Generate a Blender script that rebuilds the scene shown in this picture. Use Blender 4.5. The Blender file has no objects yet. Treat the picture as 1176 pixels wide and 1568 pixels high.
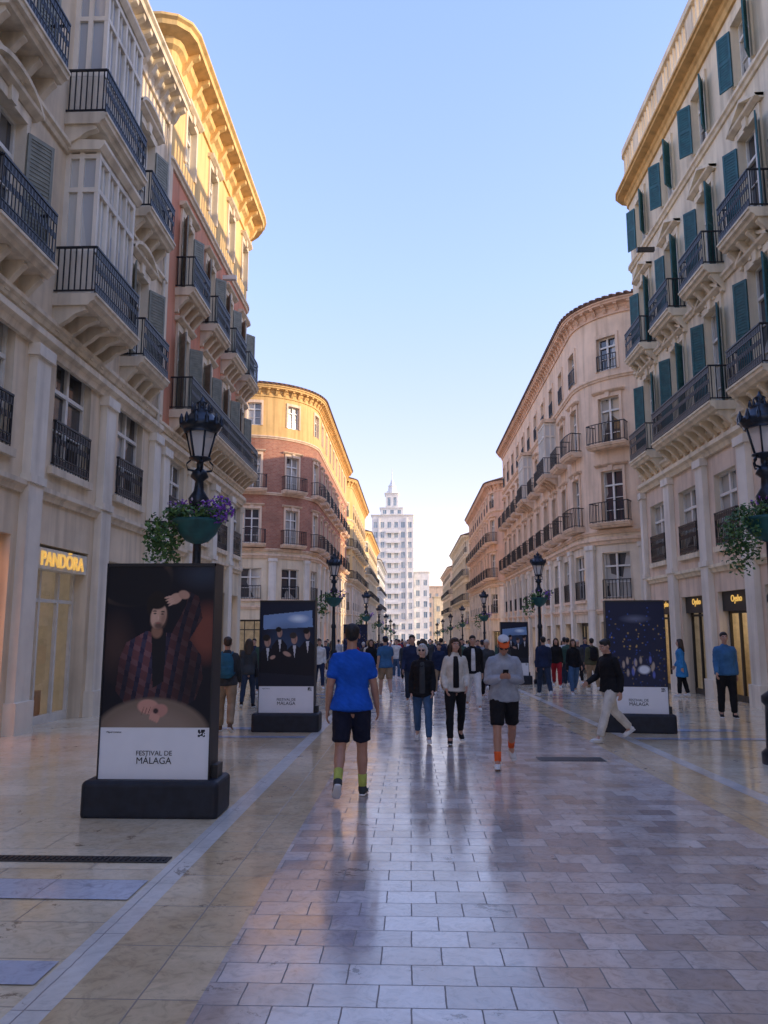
import bpy, math, random, bisect
import numpy as np
from mathutils import Vector, Matrix, noise
random.seed(7)
sc=bpy.context.scene
rad=math.radians
SL=0.018
def G(y): return -SL*min(y,300)

# ------------------------------------------------------------------ materials
MATS={}
def newmat(name):
    m=bpy.data.materials.new(name); m.use_nodes=True
    t=m.node_tree; b=t.nodes['Principled BSDF']; MATS[name]=m
    return m,t,b
def nd(t,typ,**kw):
    n=t.nodes.new(typ)
    for k,v in kw.items():
        if k in n.inputs: n.inputs[k].default_value=v
        else: setattr(n,k,v)
    return n
def L(t,a,b): t.links.new(a,b)
def objco(t,scale=(1,1,1)):
    tc=nd(t,'ShaderNodeTexCoord'); mp=nd(t,'ShaderNodeMapping'); mp.inputs['Scale'].default_value=scale
    L(t,tc.outputs['Object'],mp.inputs['Vector']); return mp.outputs['Vector']
def c4(c): return (c[0],c[1],c[2],1)
def ramp(t,src,stops):
    r=nd(t,'ShaderNodeValToRGB'); L(t,src,r.inputs['Fac'])
    e=r.color_ramp.elements
    while len(e)<len(stops): e.new(.5)
    for i,(p,c) in enumerate(stops): e[i].position=p; e[i].color=c4(c) if len(c)==3 else c
    return r.outputs['Color']
def plaster(name,c,c2=None,rough=.85,streak=.3,bump=.25,scale=.8):
    if c2 is None: c2=tuple(x*.82 for x in c)
    m,t,b=newmat(name)
    v=objco(t); n1=nd(t,'ShaderNodeTexNoise',Scale=scale,Detail=4.0,Roughness=.65); L(t,v,n1.inputs['Vector'])
    f=ramp(t,n1.outputs['Fac'],[(.35,(0,0,0)),(.68,(1,1,1))])
    mx=nd(t,'ShaderNodeMixRGB'); L(t,f,mx.inputs['Fac']); mx.inputs['Color1'].default_value=c4(c); mx.inputs['Color2'].default_value=c4(c2)
    v2=objco(t,(3,3,.22)); n2=nd(t,'ShaderNodeTexNoise',Scale=1.2,Detail=3.0); L(t,v2,n2.inputs['Vector'])
    s=ramp(t,n2.outputs['Fac'],[(.45,(1,1,1)),(.75,(1-streak,1-streak*1.05,1-streak*1.1))])
    mu=nd(t,'ShaderNodeMixRGB',blend_type='MULTIPLY'); mu.inputs['Fac'].default_value=1
    L(t,mx.outputs['Color'],mu.inputs['Color1']); L(t,s,mu.inputs['Color2']); L(t,mu.outputs['Color'],b.inputs['Base Color'])
    n3=nd(t,'ShaderNodeTexNoise',Scale=28.0,Detail=2.0); L(t,v,n3.inputs['Vector'])
    bp=nd(t,'ShaderNodeBump',Strength=bump,Distance=.01); L(t,n3.outputs['Fac'],bp.inputs['Height']); L(t,bp.outputs['Normal'],b.inputs['Normal'])
    b.inputs['Roughness'].default_value=rough; b.inputs['Specular IOR Level'].default_value=.25
    return m
def plain(name,c,rough=.6,metal=0,spec=.5,vary=.15,sc_=6.0,emit=None,es=0,bump=0):
    m,t,b=newmat(name)
    v=objco(t); n1=nd(t,'ShaderNodeTexNoise',Scale=sc_,Detail=3.0); L(t,v,n1.inputs['Vector'])
    col=ramp(t,n1.outputs['Fac'],[(.3,tuple(x*(1-vary) for x in c)),(.7,tuple(min(1,x*(1+vary)) for x in c))])
    L(t,col,b.inputs['Base Color'])
    b.inputs['Roughness'].default_value=rough; b.inputs['Metallic'].default_value=metal; b.inputs['Specular IOR Level'].default_value=spec
    if emit: b.inputs['Emission Color'].default_value=c4(emit); b.inputs['Emission Strength'].default_value=es
    if bump:
        bp=nd(t,'ShaderNodeBump',Strength=bump,Distance=.01); L(t,n1.outputs['Fac'],bp.inputs['Height']); L(t,bp.outputs['Normal'],b.inputs['Normal'])
    return m
def brickmat(name,c1,c2,mort):
    m,t,b=newmat(name)
    tc=nd(t,'ShaderNodeTexCoord'); sp=nd(t,'ShaderNodeSeparateXYZ'); L(t,tc.outputs['Object'],sp.inputs[0])
    ad=nd(t,'ShaderNodeMath',operation='ADD'); L(t,sp.outputs[0],ad.inputs[0]); L(t,sp.outputs[1],ad.inputs[1])
    cb=nd(t,'ShaderNodeCombineXYZ'); L(t,ad.outputs[0],cb.inputs[0]); L(t,sp.outputs[2],cb.inputs[1])
    br=nd(t,'ShaderNodeTexBrick',Scale=1.0); br.inputs['Brick Width'].default_value=.3; br.inputs['Row Height'].default_value=.1; br.inputs['Mortar Size'].default_value=.009
    br.inputs['Color1'].default_value=c4(c1); br.inputs['Color2'].default_value=c4(c2); br.inputs['Mortar'].default_value=c4(mort)
    L(t,cb.outputs[0],br.inputs['Vector'])
    n=nd(t,'ShaderNodeTexNoise',Scale=1.0,Detail=4.0); L(t,tc.outputs['Object'],n.inputs['Vector'])
    s=ramp(t,n.outputs['Fac'],[(.3,(.75,.75,.75)),(.7,(1.1,1.1,1.1))])
    mu=nd(t,'ShaderNodeMixRGB',blend_type='MULTIPLY'); mu.inputs['Fac'].default_value=1
    L(t,br.outputs['Color'],mu.inputs['Color1']); L(t,s,mu.inputs['Color2']); L(t,mu.outputs['Color'],b.inputs['Base Color'])
    b.inputs['Roughness'].default_value=.9
def paving(name,bw,rh,c1,c2,mort,rough=.2,stain=(.5,.4,.3),mort_s=.006,off=.5,vein=.3):
    m,t,b=newmat(name)
    tc=nd(t,'ShaderNodeTexCoord'); mp=nd(t,'ShaderNodeMapping'); L(t,tc.outputs['Object'],mp.inputs['Vector'])
    nw=nd(t,'ShaderNodeTexNoise',Scale=6.0,Detail=4.0); L(t,mp.outputs[0],nw.inputs['Vector'])
    sub=nd(t,'ShaderNodeVectorMath',operation='SUBTRACT'); L(t,nw.outputs['Color'],sub.inputs[0]); sub.inputs[1].default_value=(.5,.5,.5)
    scl=nd(t,'ShaderNodeVectorMath',operation='SCALE'); L(t,sub.outputs[0],scl.inputs[0]); scl.inputs['Scale'].default_value=.014
    add=nd(t,'ShaderNodeVectorMath',operation='ADD'); L(t,mp.outputs[0],add.inputs[0]); L(t,scl.outputs[0],add.inputs[1])
    br=nd(t,'ShaderNodeTexBrick',Scale=1.0,offset=off); br.inputs['Brick Width'].default_value=bw; br.inputs['Row Height'].default_value=rh
    br.inputs['Mortar Size'].default_value=mort_s; br.inputs['Mortar Smooth'].default_value=.3; br.inputs['Bias'].default_value=0
    br.inputs['Color1'].default_value=c4(c1); br.inputs['Color2'].default_value=c4(c2); br.inputs['Mortar'].default_value=c4(mort)
    L(t,add.outputs[0],br.inputs['Vector'])
    n=nd(t,'ShaderNodeTexNoise',Scale=1.1,Detail=5.0,Roughness=.65,Distortion=.6); L(t,mp.outputs[0],n.inputs['Vector'])
    f=ramp(t,n.outputs['Fac'],[(.42,(0,0,0)),(.62,(1,1,1))])
    mx=nd(t,'ShaderNodeMixRGB'); mul=nd(t,'ShaderNodeMath',operation='MULTIPLY'); L(t,f,mul.inputs[0]); mul.inputs[1].default_value=.55
    L(t,mul.outputs[0],mx.inputs['Fac']); L(t,br.outputs['Color'],mx.inputs['Color1']); mx.inputs['Color2'].default_value=c4(stain)
    n2=nd(t,'ShaderNodeTexNoise',Scale=9.0,Detail=5.0,Roughness=.7,Distortion=1.5); L(t,mp.outputs[0],n2.inputs['Vector'])
    s=ramp(t,n2.outputs['Fac'],[(.3,(1-vein,)*3),(.5,(1,1,1)),(.7,(1+vein*.4,)*3)])
    mu=nd(t,'ShaderNodeMixRGB',blend_type='MULTIPLY'); mu.inputs['Fac'].default_value=1
    L(t,mx.outputs['Color'],mu.inputs['Color1']); L(t,s,mu.inputs['Color2'])
    vo=nd(t,'ShaderNodeTexNoise',Scale=2.3,Detail=7.0,Roughness=.75,Distortion=.3); L(t,mp.outputs[0],vo.inputs['Vector'])
    ch=ramp(t,vo.outputs['Fac'],[(.62,(1,1,1)),(.65,(.42,.39,.36))])
    mu2=nd(t,'ShaderNodeMixRGB',blend_type='MULTIPLY'); mu2.inputs['Fac'].default_value=1
    L(t,mu.outputs['Color'],mu2.inputs['Color1']); L(t,ch,mu2.inputs['Color2'])
    mm=nd(t,'ShaderNodeMixRGB'); L(t,br.outputs['Fac'],mm.inputs['Fac']); L(t,mu2.outputs['Color'],mm.inputs['Color1']); mm.inputs['Color2'].default_value=c4(mort)
    L(t,mm.outputs['Color'],b.inputs['Base Color'])
    mr=nd(t,'ShaderNodeMapRange'); mr.inputs['From Min'].default_value=.3; mr.inputs['From Max'].default_value=.7
    mr.inputs['To Min'].default_value=rough*.5; mr.inputs['To Max'].default_value=rough*1.8; L(t,vo.outputs['Fac'],mr.inputs['Value'])
    ra=nd(t,'ShaderNodeMath',operation='MULTIPLY_ADD'); L(t,br.outputs['Fac'],ra.inputs[0]); ra.inputs[1].default_value=.4; L(t,mr.outputs[0],ra.inputs[2])
    L(t,ra.outputs[0],b.inputs['Roughness'])
    h=nd(t,'ShaderNodeMath',operation='MULTIPLY_ADD'); L(t,br.outputs['Fac'],h.inputs[0]); h.inputs[1].default_value=-.8
    L(t,n.outputs['Fac'],h.inputs[2])
    bp=nd(t,'ShaderNodeBump',Strength=.35,Distance=.006); L(t,h.outputs[0],bp.inputs['Height']); L(t,bp.outputs['Normal'],b.inputs['Normal'])
    b.inputs['Specular IOR Level'].default_value=1.0; b.inputs['IOR'].default_value=1.6
paving('pav_centre',.31,.23,(.74,.67,.62),(.42,.345,.31),(.13,.11,.095),.14,(.52,.37,.26),mort_s=.004)
paving('pav_side',1.15,.52,(.86,.74,.53),(.70,.58,.40),(.24,.19,.13),.11,(.64,.47,.26),mort_s=.005,vein=.25)
paving('pav_yellow',.62,.62,(.80,.63,.40),(.64,.49,.29),(.2,.15,.09),.13,(.56,.38,.19),mort_s=.005,off=0)
paving('pav_white',.17,.9,(.80,.77,.71),(.68,.65,.6),(.2,.18,.16),.16,(.6,.55,.46),mort_s=.004,off=0,vein=.15)
paving('pav_blue',.8,.42,(.54,.58,.68),(.46,.50,.60),(.15,.15,.16),.13,(.42,.46,.54),mort_s=.004,off=0)
plain('drain',(.04,.04,.04),.5,.3,vary=.4,sc_=40)
plaster('cream',(.86,.71,.48)); plaster('beige',(.86,.70,.49)); plaster('stone',(.86,.73,.54),streak=.35); plaster('stone_w',(.90,.81,.66),streak=.25)
plaster('pale',(.91,.77,.54)); plaster('pink',(.68,.25,.14),(.60,.29,.17)); plaster('yellow',(.84,.57,.24),(.76,.50,.2)); plaster('ochre',(.80,.51,.2))
plaster('peach',(.90,.66,.45)); plaster('salmon',(.82,.54,.36)); plaster('white_p',(.90,.86,.77),streak=.12); plaster('dark_st',(.34,.27,.2)); plaster('grey_p',(.55,.55,.53)); plaster('roseate',(.84,.65,.48))
brickmat('brick',(.39,.14,.08),(.48,.21,.12),(.40,.29,.21))
plaster('tile_roof',(.22,.12,.08),(.1,.06,.04))
plain('iron',(.018,.018,.022),.45,.2,vary=.3); plain('lamp_iron',(.012,.020,.032),.35,.3,vary=.4,sc_=20)
plain('green_sh',(.012,.10,.11),.5,vary=.25); plain('grey_sh',(.22,.22,.17),.6,vary=.2); plain('pipe',(.62,.55,.43),.5)
plain('frame_w',(.74,.70,.61),.5,vary=.08); plain('frame_d',(.03,.028,.025),.4); plain('frame_b',(.2,.13,.08),.5)
plain('shop_in',(.6,.5,.38),.8,emit=(1,.76,.5),es=.7,vary=.5,sc_=2.5); plain('shop_dark',(.3,.25,.2),.8,vary=.5,sc_=3,emit=(1,.78,.55),es=.12)
plain('shop_hot',(.7,.4,.2),.8,emit=(1,.48,.22),es=1.3,vary=.3,sc_=1.5)
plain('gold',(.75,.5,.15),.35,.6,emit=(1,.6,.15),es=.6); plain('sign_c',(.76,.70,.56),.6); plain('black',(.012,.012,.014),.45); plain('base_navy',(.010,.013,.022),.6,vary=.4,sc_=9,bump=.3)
plain('card_w',(.84,.84,.85),.5,vary=.02); plain('ink',(.01,.01,.012),.6); plain('copper_green',(.015,.10,.10),.5,vary=.3)
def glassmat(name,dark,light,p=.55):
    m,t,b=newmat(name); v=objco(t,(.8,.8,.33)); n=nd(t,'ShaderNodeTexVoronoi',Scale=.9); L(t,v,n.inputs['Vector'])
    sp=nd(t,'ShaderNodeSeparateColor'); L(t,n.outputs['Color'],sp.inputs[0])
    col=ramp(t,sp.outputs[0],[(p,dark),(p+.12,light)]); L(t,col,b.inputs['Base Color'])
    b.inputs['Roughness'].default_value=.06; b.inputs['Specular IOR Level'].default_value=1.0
    nn=nd(t,'ShaderNodeTexNoise',Scale=1.6,Detail=1.0); L(t,objco(t),nn.inputs['Vector'])
    bp=nd(t,'ShaderNodeBump',Strength=.12,Distance=.02); L(t,nn.outputs['Fac'],bp.inputs['Height']); L(t,bp.outputs['Normal'],b.inputs['Normal'])
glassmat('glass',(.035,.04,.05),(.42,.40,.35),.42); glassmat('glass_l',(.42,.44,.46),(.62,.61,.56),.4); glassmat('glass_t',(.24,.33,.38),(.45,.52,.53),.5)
m,t,b=newmat('shop_glass')
tr=nd(t,'ShaderNodeBsdfTransparent'); gl=nd(t,'ShaderNodeBsdfGlossy',Roughness=.03); fr=nd(t,'ShaderNodeFresnel',IOR=1.7); mx=nd(t,'ShaderNodeMixShader')
L(t,fr.outputs[0],mx.inputs[0]); L(t,tr.outputs[0],mx.inputs[1]); L(t,gl.outputs[0],mx.inputs[2]); L(t,mx.outputs[0],t.nodes['Material Output'].inputs['Surface'])
m,t,b=newmat('lantern_glass'); b.inputs['Base Color'].default_value=(.85,.86,.85,1); b.inputs['Roughness'].default_value=.15; b.inputs['Alpha'].default_value=.55
plain('leaf',(.05,.12,.03),.6,vary=.5,sc_=9); plain('leaf_l',(.12,.22,.05),.6,vary=.4,sc_=9); plain('petal',(.22,.06,.42),.6,vary=.4,sc_=20); plain('petal_w',(.65,.55,.6),.6)
m,t,b=newmat('poster_paint'); va=nd(t,'ShaderNodeVertexColor',layer_name='Col'); L(t,va.outputs['Color'],b.inputs['Base Color']); b.inputs['Roughness'].default_value=.45; b.inputs['Specular IOR Level'].default_value=.3

# ------------------------------------------------------------------ mesh batch
class Batch:
    def __init__(s): s.d={}
    def add(s,mat,vs,fs):
        V,F=s.d.setdefault(mat,([],[])); o=len(V); V.extend(vs); F.extend([tuple(i+o for i in f) for f in fs])
    def fbox(s,mat,f,a0,a1,b0,b1,c0,c1):
        vs=[f(a,b,c) for a in (a0,a1) for b in (b0,b1) for c in (c0,c1)]
        s.add(mat,vs,[(0,1,3,2),(4,6,7,5),(0,4,5,1),(2,3,7,6),(0,2,6,4),(1,5,7,3)])
    def wbox(s,mat,x0,x1,y0,y1,z0,z1): s.fbox(mat,lambda a,b,c:(a,b,c),x0,x1,y0,y1,z0,z1)
    def sweep(s,mat,p,s0,s1,prof,caps=True):
        ss=p.samples(s0,s1); n=len(prof); vs=[]; fs=[]
        for q in ss:
            for (nn,z) in prof: vs.append(p.P(q,nn,z))
        for i in range(len(ss)-1):
            for j in range(n):
                k=(j+1)%n; fs.append((i*n+j,i*n+k,(i+1)*n+k,(i+1)*n+j))
        if caps: fs.append(tuple(range(n))); fs.append(tuple((len(ss)-1)*n+j for j in range(n)))
        s.add(mat,vs,fs)
    def box(s,mat,p,s0,s1,n0,n1,z0,z1): s.sweep(mat,p,s0,s1,[(n0,z0),(n1,z0),(n1,z1),(n0,z1)])
    def prism(s,mat,p,poly,n0,n1):
        k=len(poly); vs=[p.P(a,n0,z) for a,z in poly]+[p.P(a,n1,z) for a,z in poly]
        fs=[tuple(range(k)),tuple(range(k,2*k))]+[(i,(i+1)%k,k+(i+1)%k,k+i) for i in range(k)]
        s.add(mat,vs,fs)
    def quad(s,mat,p,a,b,c,d): s.add(mat,[p.P(*a),p.P(*b),p.P(*c),p.P(*d)],[(0,1,2,3)])
    def lathe(s,mat,cx,cy,prof,n=12,rot=0):
        vs=[];fs=[]
        for (r,z) in prof:
            for i in range(n):
                a=2*math.pi*i/n+rot; vs.append((cx+r*math.cos(a),cy+r*math.sin(a),z))
        for k in range(len(prof)-1):
            for i in range(n):
                j=(i+1)%n; fs.append((k*n+i,k*n+j,(k+1)*n+j,(k+1)*n+i))
        fs.append(tuple(range(n))); fs.append(tuple((len(prof)-1)*n+i for i in range(n)))
        s.add(mat,vs,fs)
    def finish(s,name,loc=(0,0,0),local=False,rot=0,smooth=()):
        e=bpy.data.objects.new(name,None); e.location=loc; e.rotation_euler=(0,0,rot); sc.collection.objects.link(e)
        e.empty_display_size=.3
        inv=Matrix.Translation(-Vector(loc))
        for m,(V,F) in s.d.items():
            me=bpy.data.meshes.new(m); me.from_pydata([tuple(v) for v in V],[],F); me.materials.append(MATS[m])
            if m in smooth: me.polygons.foreach_set('use_smooth',[True]*len(me.polygons))
            o=bpy.data.objects.new(m+'_part',me); sc.collection.objects.link(o); o.parent=e
            if not local: o.matrix_parent_inverse=inv
        return e

class Path:
    def __init__(s,pts,R=None):
        P=[Vector(p) for p in pts]; n=len(P); R=R or [.2]*n
        nor=lambda d:Vector((d.y,-d.x)); D=[]; s.arcs={}; s.leg=[]
        for i in range(n-1):
            d=(P[i+1]-P[i]).normalized()
            if i==0: D.append((P[0],nor(d)))
            s.leg.append((len(D)-1,d))
            if i<n-2:
                d2=(P[i+2]-P[i+1]).normalized(); ang=math.acos(max(-1,min(1,d.dot(d2)))); r=R[i+1]; a=P[i+1]-d*r*math.tan(ang/2)
                N=max(3,int(r*ang/.35)+1); c=a-nor(d)*r; a0=math.atan2(nor(d).y,nor(d).x); k0=len(D)
                for k in range(N+1):
                    th=a0+ang*k/N; v=Vector((math.cos(th),math.sin(th))); D.append((c+v*r,v))
                s.arcs[i+1]=(k0,len(D)-1)
            else: D.append((P[-1],nor(d)))
        s.D=D; s.S=[0]
        for i in range(1,len(D)): s.S.append(s.S[-1]+(D[i][0]-D[i-1][0]).length)
        s.len=s.S[-1]
    def P(s,q,n,z):
        i=min(max(bisect.bisect_right(s.S,q)-1,0),len(s.D)-2)
        f=(q-s.S[i])/max(1e-9,(s.S[i+1]-s.S[i])); p=s.D[i][0].lerp(s.D[i+1][0],f) if 0<=f<=1 else s.D[i][0]+(s.D[i+1][0]-s.D[i][0])*f
        f2=min(1,max(0,f)); m=s.D[i][1].lerp(s.D[i+1][1],f2); m.normalize()
        return (p.x+m.x*n,p.y+m.y*n,z)
    def samples(s,a,b): return [a]+[q for q in s.S if a+1e-4<q<b-1e-4]+[b]
    def at(s,leg,pt):
        i,d=s.leg[leg]; return s.S[i]+(Vector(pt)-s.D[i][0]).dot(d)
    def arcmid(s,i): a,b=s.arcs[i]; return (s.S[a]+s.S[b])/2

def wall(B,mat,p,s0,s1,z0,z1,ops):
    ops=[o for o in ops if o[1]>s0 and o[0]<s1 and o[3]>z0+1e-4 and o[2]<z1-1e-4]
    ss=set(p.samples(s0,s1)); zs={z0,z1}
    for o in ops:
        ss|={max(s0,o[0]),min(s1,o[1])}; zs|={max(z0,o[2]),min(z1,o[3])}
    ss=sorted(ss); zs=sorted(zs); nz=len(zs)
    vs=[p.P(q,0,z) for q in ss for z in zs]; fs=[]
    for i in range(len(ss)-1):
        mids=(ss[i]+ss[i+1])/2; oo=[o for o in ops if o[0]<mids<o[1]]
        for j in range(nz-1):
            mz=(zs[j]+zs[j+1])/2
            if any(o[2]<mz<o[3] for o in oo): continue
            fs.append((i*nz+j,(i+1)*nz+j,(i+1)*nz+j+1,i*nz+j+1))
    B.add(mat,vs,fs)
def reveal(B,mat,p,s0,s1,z0,z1,d):
    B.quad(mat,p,(s0,0,z0),(s0,-d,z0),(s0,-d,z1),(s0,0,z1)); B.quad(mat,p,(s1,0,z0),(s1,-d,z0),(s1,-d,z1),(s1,0,z1))
    B.quad(mat,p,(s0,0,z0),(s1,0,z0),(s1,-d,z0),(s0,-d,z0)); B.quad(mat,p,(s0,0,z1),(s1,0,z1),(s1,-d,z1),(s0,-d,z1))
def window(B,p,c,w,z0,z1,rv='stone',fr='frame_w',gl='glass',d=.22,rows=3,tran=.72,stile=True):
    s0,s1=c-w/2,c+w/2; reveal(B,rv,p,s0,s1,z0,z1,d)
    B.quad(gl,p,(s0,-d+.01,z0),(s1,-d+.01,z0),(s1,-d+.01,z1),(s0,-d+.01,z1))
    a,b_=-d+.012,-d+.07; f=.06
    B.box(fr,p,s0,s0+f,a,b_,z0,z1); B.box(fr,p,s1-f,s1,a,b_,z0,z1); B.box(fr,p,s0+f,s1-f,a,b_,z0,z0+f*1.4); B.box(fr,p,s0+f,s1-f,a,b_,z1-f,z1)
    if stile: B.box(fr,p,c-.05,c+.05,a,b_+.012,z0+f,z1-f)
    if tran:
        zt=z0+(z1-z0)*tran; B.box(fr,p,s0+f,s1-f,a,b_+.02,zt-.04,zt+.04)
    for k in range(1,rows):
        z=z0+(z1-z0)*k/rows*(tran or 1); B.box(fr,p,s0+f,s1-f,a,b_-.02,z-.015,z+.015)
def surround(B,p,c,w,z0,z1,mat='stone',ped='flat',t=.13):
    s0,s1=c-w/2,c+w/2
    B.box(mat,p,s0-t,s0,0,.06,z0,z1); B.box(mat,p,s1,s1+t,0,.06,z0,z1); B.box(mat,p,s0-t-.002,s1+t+.002,0,.063,z1,z1+.2)
    if ped is None: return
    e=t+.16; zt=z1+.22
    B.sweep(mat,p,s0-e,s1+e,[(0,zt),(.08,zt),(.2,zt+.08),(.22,zt+.13),(0,zt+.14)])
    if ped in('tri','seg'):
        h=.42 if ped=='tri' else .36; n=2 if ped=='tri' else 8
        top=[]
        for k in range(n+1):
            x=-1+2*k/n; y=(1-abs(x)) if ped=='tri' else math.sqrt(max(0,1-.9*x*x))-.316
            if ped=='seg': y/=.684
            top.append((c+x*(w/2+e),zt+.14+h*y))
        low=[(a,z-.09) for a,z in top]
        for k in range(n):
            B.prism(mat,p,[low[k],low[k+1],top[k+1],top[k]],0,.22)
        B.prism(mat,p,[(s0-e+.1,zt+.14)]+[(a,z) for a,z in low[1:-1]]+[(s1+e-.1,zt+.14)],0,.05)
    B.prism(mat,p,[(c-.09,z1-.02),(c+.09,z1-.02),(c+.13,z1+.3),(c-.13,z1+.3)],.063,.13)
def railing(B,p,s0,s1,n,z,h=1.0,sp=.12,near=False,mat='iron'):
    r=.02
    B.box(mat,p,s0,s1,n-r,n+r,z+h-.04,z+h); B.box(mat,p,s0,s1,n-r+.004,n+r-.004,z+.06,z+.09)
    if near: B.box(mat,p,s0,s1,n-.012,n+.012,z+h-.2,z+h-.18); B.box(mat,p,s0,s1,n-.012,n+.012,z+.22,z+.24)
    k=max(1,int((s1-s0)/sp)); 
    for i in range(k+1):
        s=s0+(s1-s0)*i/k; w=.008 if near else .012
        f=lambda a,b,c,s=s:p.P(s+a,n+b,c)
        B.fbox(mat,f,-w,w,-w,w,z,z+h-.03)
        if near and i<k:
            g=lambda a,b,c,s=s:p.P(s+sp/2+a,n+b,c)
            B.fbox(mat,g,-.03,.03,-.008,.008,z+h-.18,z+h-.06); B.fbox(mat,g,-.03,.03,-.008,.008,z+.1,z+.2)
            B.fbox(mat,g,-.022,.022,-.006,.006,z+.5,z+.62)
    for s in (s0,s1):
        B.fbox(mat,lambda a,b,c,s=s:p.P(s+a,b,c),-r,r,0,n,z+h-.04,z+h); B.fbox(mat,lambda a,b,c,s=s:p.P(s+a,b,c),-r*.8,r*.8,0,n,z+.06,z+.09)
        m=max(1,int(n/sp))
        for j in range(m): 
            nn=n*(j+.5)/m; B.fbox(mat,lambda a,b,c,s=s,nn=nn:p.P(s+a,nn+b,c),-.011,.011,-.011,.011,z+.06,z+h-.03)
def balcony(B,p,s0,s1,z,d=.75,mat='stone',near=False,brk=None,mini=False):
    B.sweep(mat,p,s0,s1,[(0,z-.24),(d-.16,z-.24),(d-.12,z-.17),(d-.05,z-.14),(d-.03,z-.06),(d,z-.05),(d,z),(0,z)])
    n=max(2,int((s1-s0)/(.6 if near else .8))+1)
    if not mini:
        for i in range(n):
            s=s0+.12+(s1-s0-.24)*i/(n-1)
            B.sweep(mat,p,s-.07,s+.07,[(0,z-.242),(d-.24,z-.242),(d-.22,z-.32),(d*.5,z-.4),(d*.34,z-.52),(.11,z-.64),(.1,z-.74),(0,z-.76)])
    railing(B,p,s0+.04,s1-.04,d-.06,z,1.0,.11 if near else .16,near)
def shutter(B,p,hs,w,z0,z1,ang,dr,mat='green_sh',near=True):
    ca,sa=math.cos(ang),math.sin(ang)
    def f(a,b,c): return p.P(hs+dr*(ca*a-sa*b),.09+sa*a+ca*b,c)
    B.fbox(mat,f,0,.06,-.02,.02,z0,z1); B.fbox(mat,f,w-.06,w,-.02,.02,z0,z1)
    for zz in (z0,z0+(z1-z0)*.5-.04,z1-.08): B.fbox(mat,f,.06,w-.06,-.02,.02,zz,zz+.08)
    B.fbox(mat,f,.06,w-.06,-.006,.006,z0+.08,z1-.08)
    if near:
        k=int((z1-z0)/.085)
        for i in range(k):
            z=z0+.08+(z1-z0-.16)*(i+.3)/k; B.fbox(mat,f,.06,w-.06,-.017,.017,z,z+.03)
def cornice(B,p,s0,s1,z,d=.8,h=.9,mat='stone',mod=.6,modmat=None):
    B.sweep(mat,p,s0,s1,[(0,z-h),(.07,z-h),(.09,z-h*.6),(d*.3,z-h*.5),(d*.35,z-h*.3),(d*.85,z-h*.22),(d*.88,z-h*.08),(d,z-.02),(d,z+.06),(0,z+.1)])
    if mod:
        n=int((s1-s0)/mod)
        for i in range(n+1):
            s=s0+.1+(s1-s0-.2)*i/n
            B.sweep(modmat or mat,p,s-.08,s+.08,[(.05,z-h*.9),(d*.3,z-h*.75),(d*.5,z-h*.45),(d*.76,z-h*.36),(d*.78,z-h*.225),(.05,z-h*.225)])
def stringc(B,p,s0,s1,z,d=.16,h=.2,mat='stone'):
    B.sweep(mat,p,s0,s1,[(0,z),(d*.4,z),(d*.6,z+h*.4),(d,z+h*.6),(d,z+h),(0,z+h+.02)])
def pipe(B,p,s,z0,z1,mat='pipe'):
    vs=[];fs=[]
    for z in (z0,z1):
        for k in range(8):
            a=k*math.pi/4; vs.append(p.P(s+.05*math.cos(a),.1+.05*math.sin(a),z))
    for k in range(8): fs.append((k,(k+1)%8,8+(k+1)%8,8+k))
    B.add(mat,vs,fs)
    z=z0+2
    while z<z1: B.box(mat,p,s-.065,s+.065,0,.165,z,z+.05); z+=2.4
def shop(B,p,c,w,z1,kind,fr='frame_d',d=.35):
    y=p.P(c,0,0)[1]; z0=G(y)-.25; zf=G(y)+.02; s0,s1=c-w/2,c+w/2
    reveal(B,'stone',p,s0,s1,z0,z1,d)
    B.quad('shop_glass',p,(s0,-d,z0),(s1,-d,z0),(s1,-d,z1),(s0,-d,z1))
    a,b_=-d+.01,-d+.08
    for q in (s0,s1-.07,c-w*.17,c+w*.17): B.box(fr,p,q,q+.07,a,b_,z0,z1)
    B.box(fr,p,s0+.07,s1-.07,a+.005,b_-.005,z1-.12,z1); B.box(fr,p,s0+.07,s1-.07,a+.005,b_-.005,zf+2.35,zf+2.42); B.box(fr,p,s0+.07,s1-.07,a+.005,b_-.005,zf-.2,zf+.14)
    D=2.2; m={'lit':'shop_in','hot':'shop_hot','dark':'shop_dark'}[kind]; w2='sign_c' if kind!='dark' else 'shop_dark'
    e=.02
    B.quad(m,p,(s0-e,-D,z0),(s1+e,-D,z0),(s1+e,-D,z1),(s0-e,-D,z1))
    for q in (s0-e,s1+e): B.quad(w2,p,(q,-d-.01,z0),(q,-D,z0),(q,-D,z1),(q,-d-.01,z1))
    B.quad(m,p,(s0-e,-d-.01,z1-.01),(s1+e,-d-.01,z1-.01),(s1+e,-D,z1-.01),(s0-e,-D,z1-.01))
    B.quad('stone',p,(s0-e,-d-.01,zf),(s1+e,-d-.01,zf),(s1+e,-D,zf),(s0-e,-D,zf))
    for k in range(3):
        q=s0+w*(.15+.33*k); hh=random.uniform(.5,1.6); B.box(random.choice(['frame_w','frame_b','black','salmon']),p,q,q+w*.14,-1.2,-.8,zf,zf+hh)
    B.box('frame_w',p,s0+.1,s1-.1,-D+.02,-D+.3,zf+1.0,zf+1.06)
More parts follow.
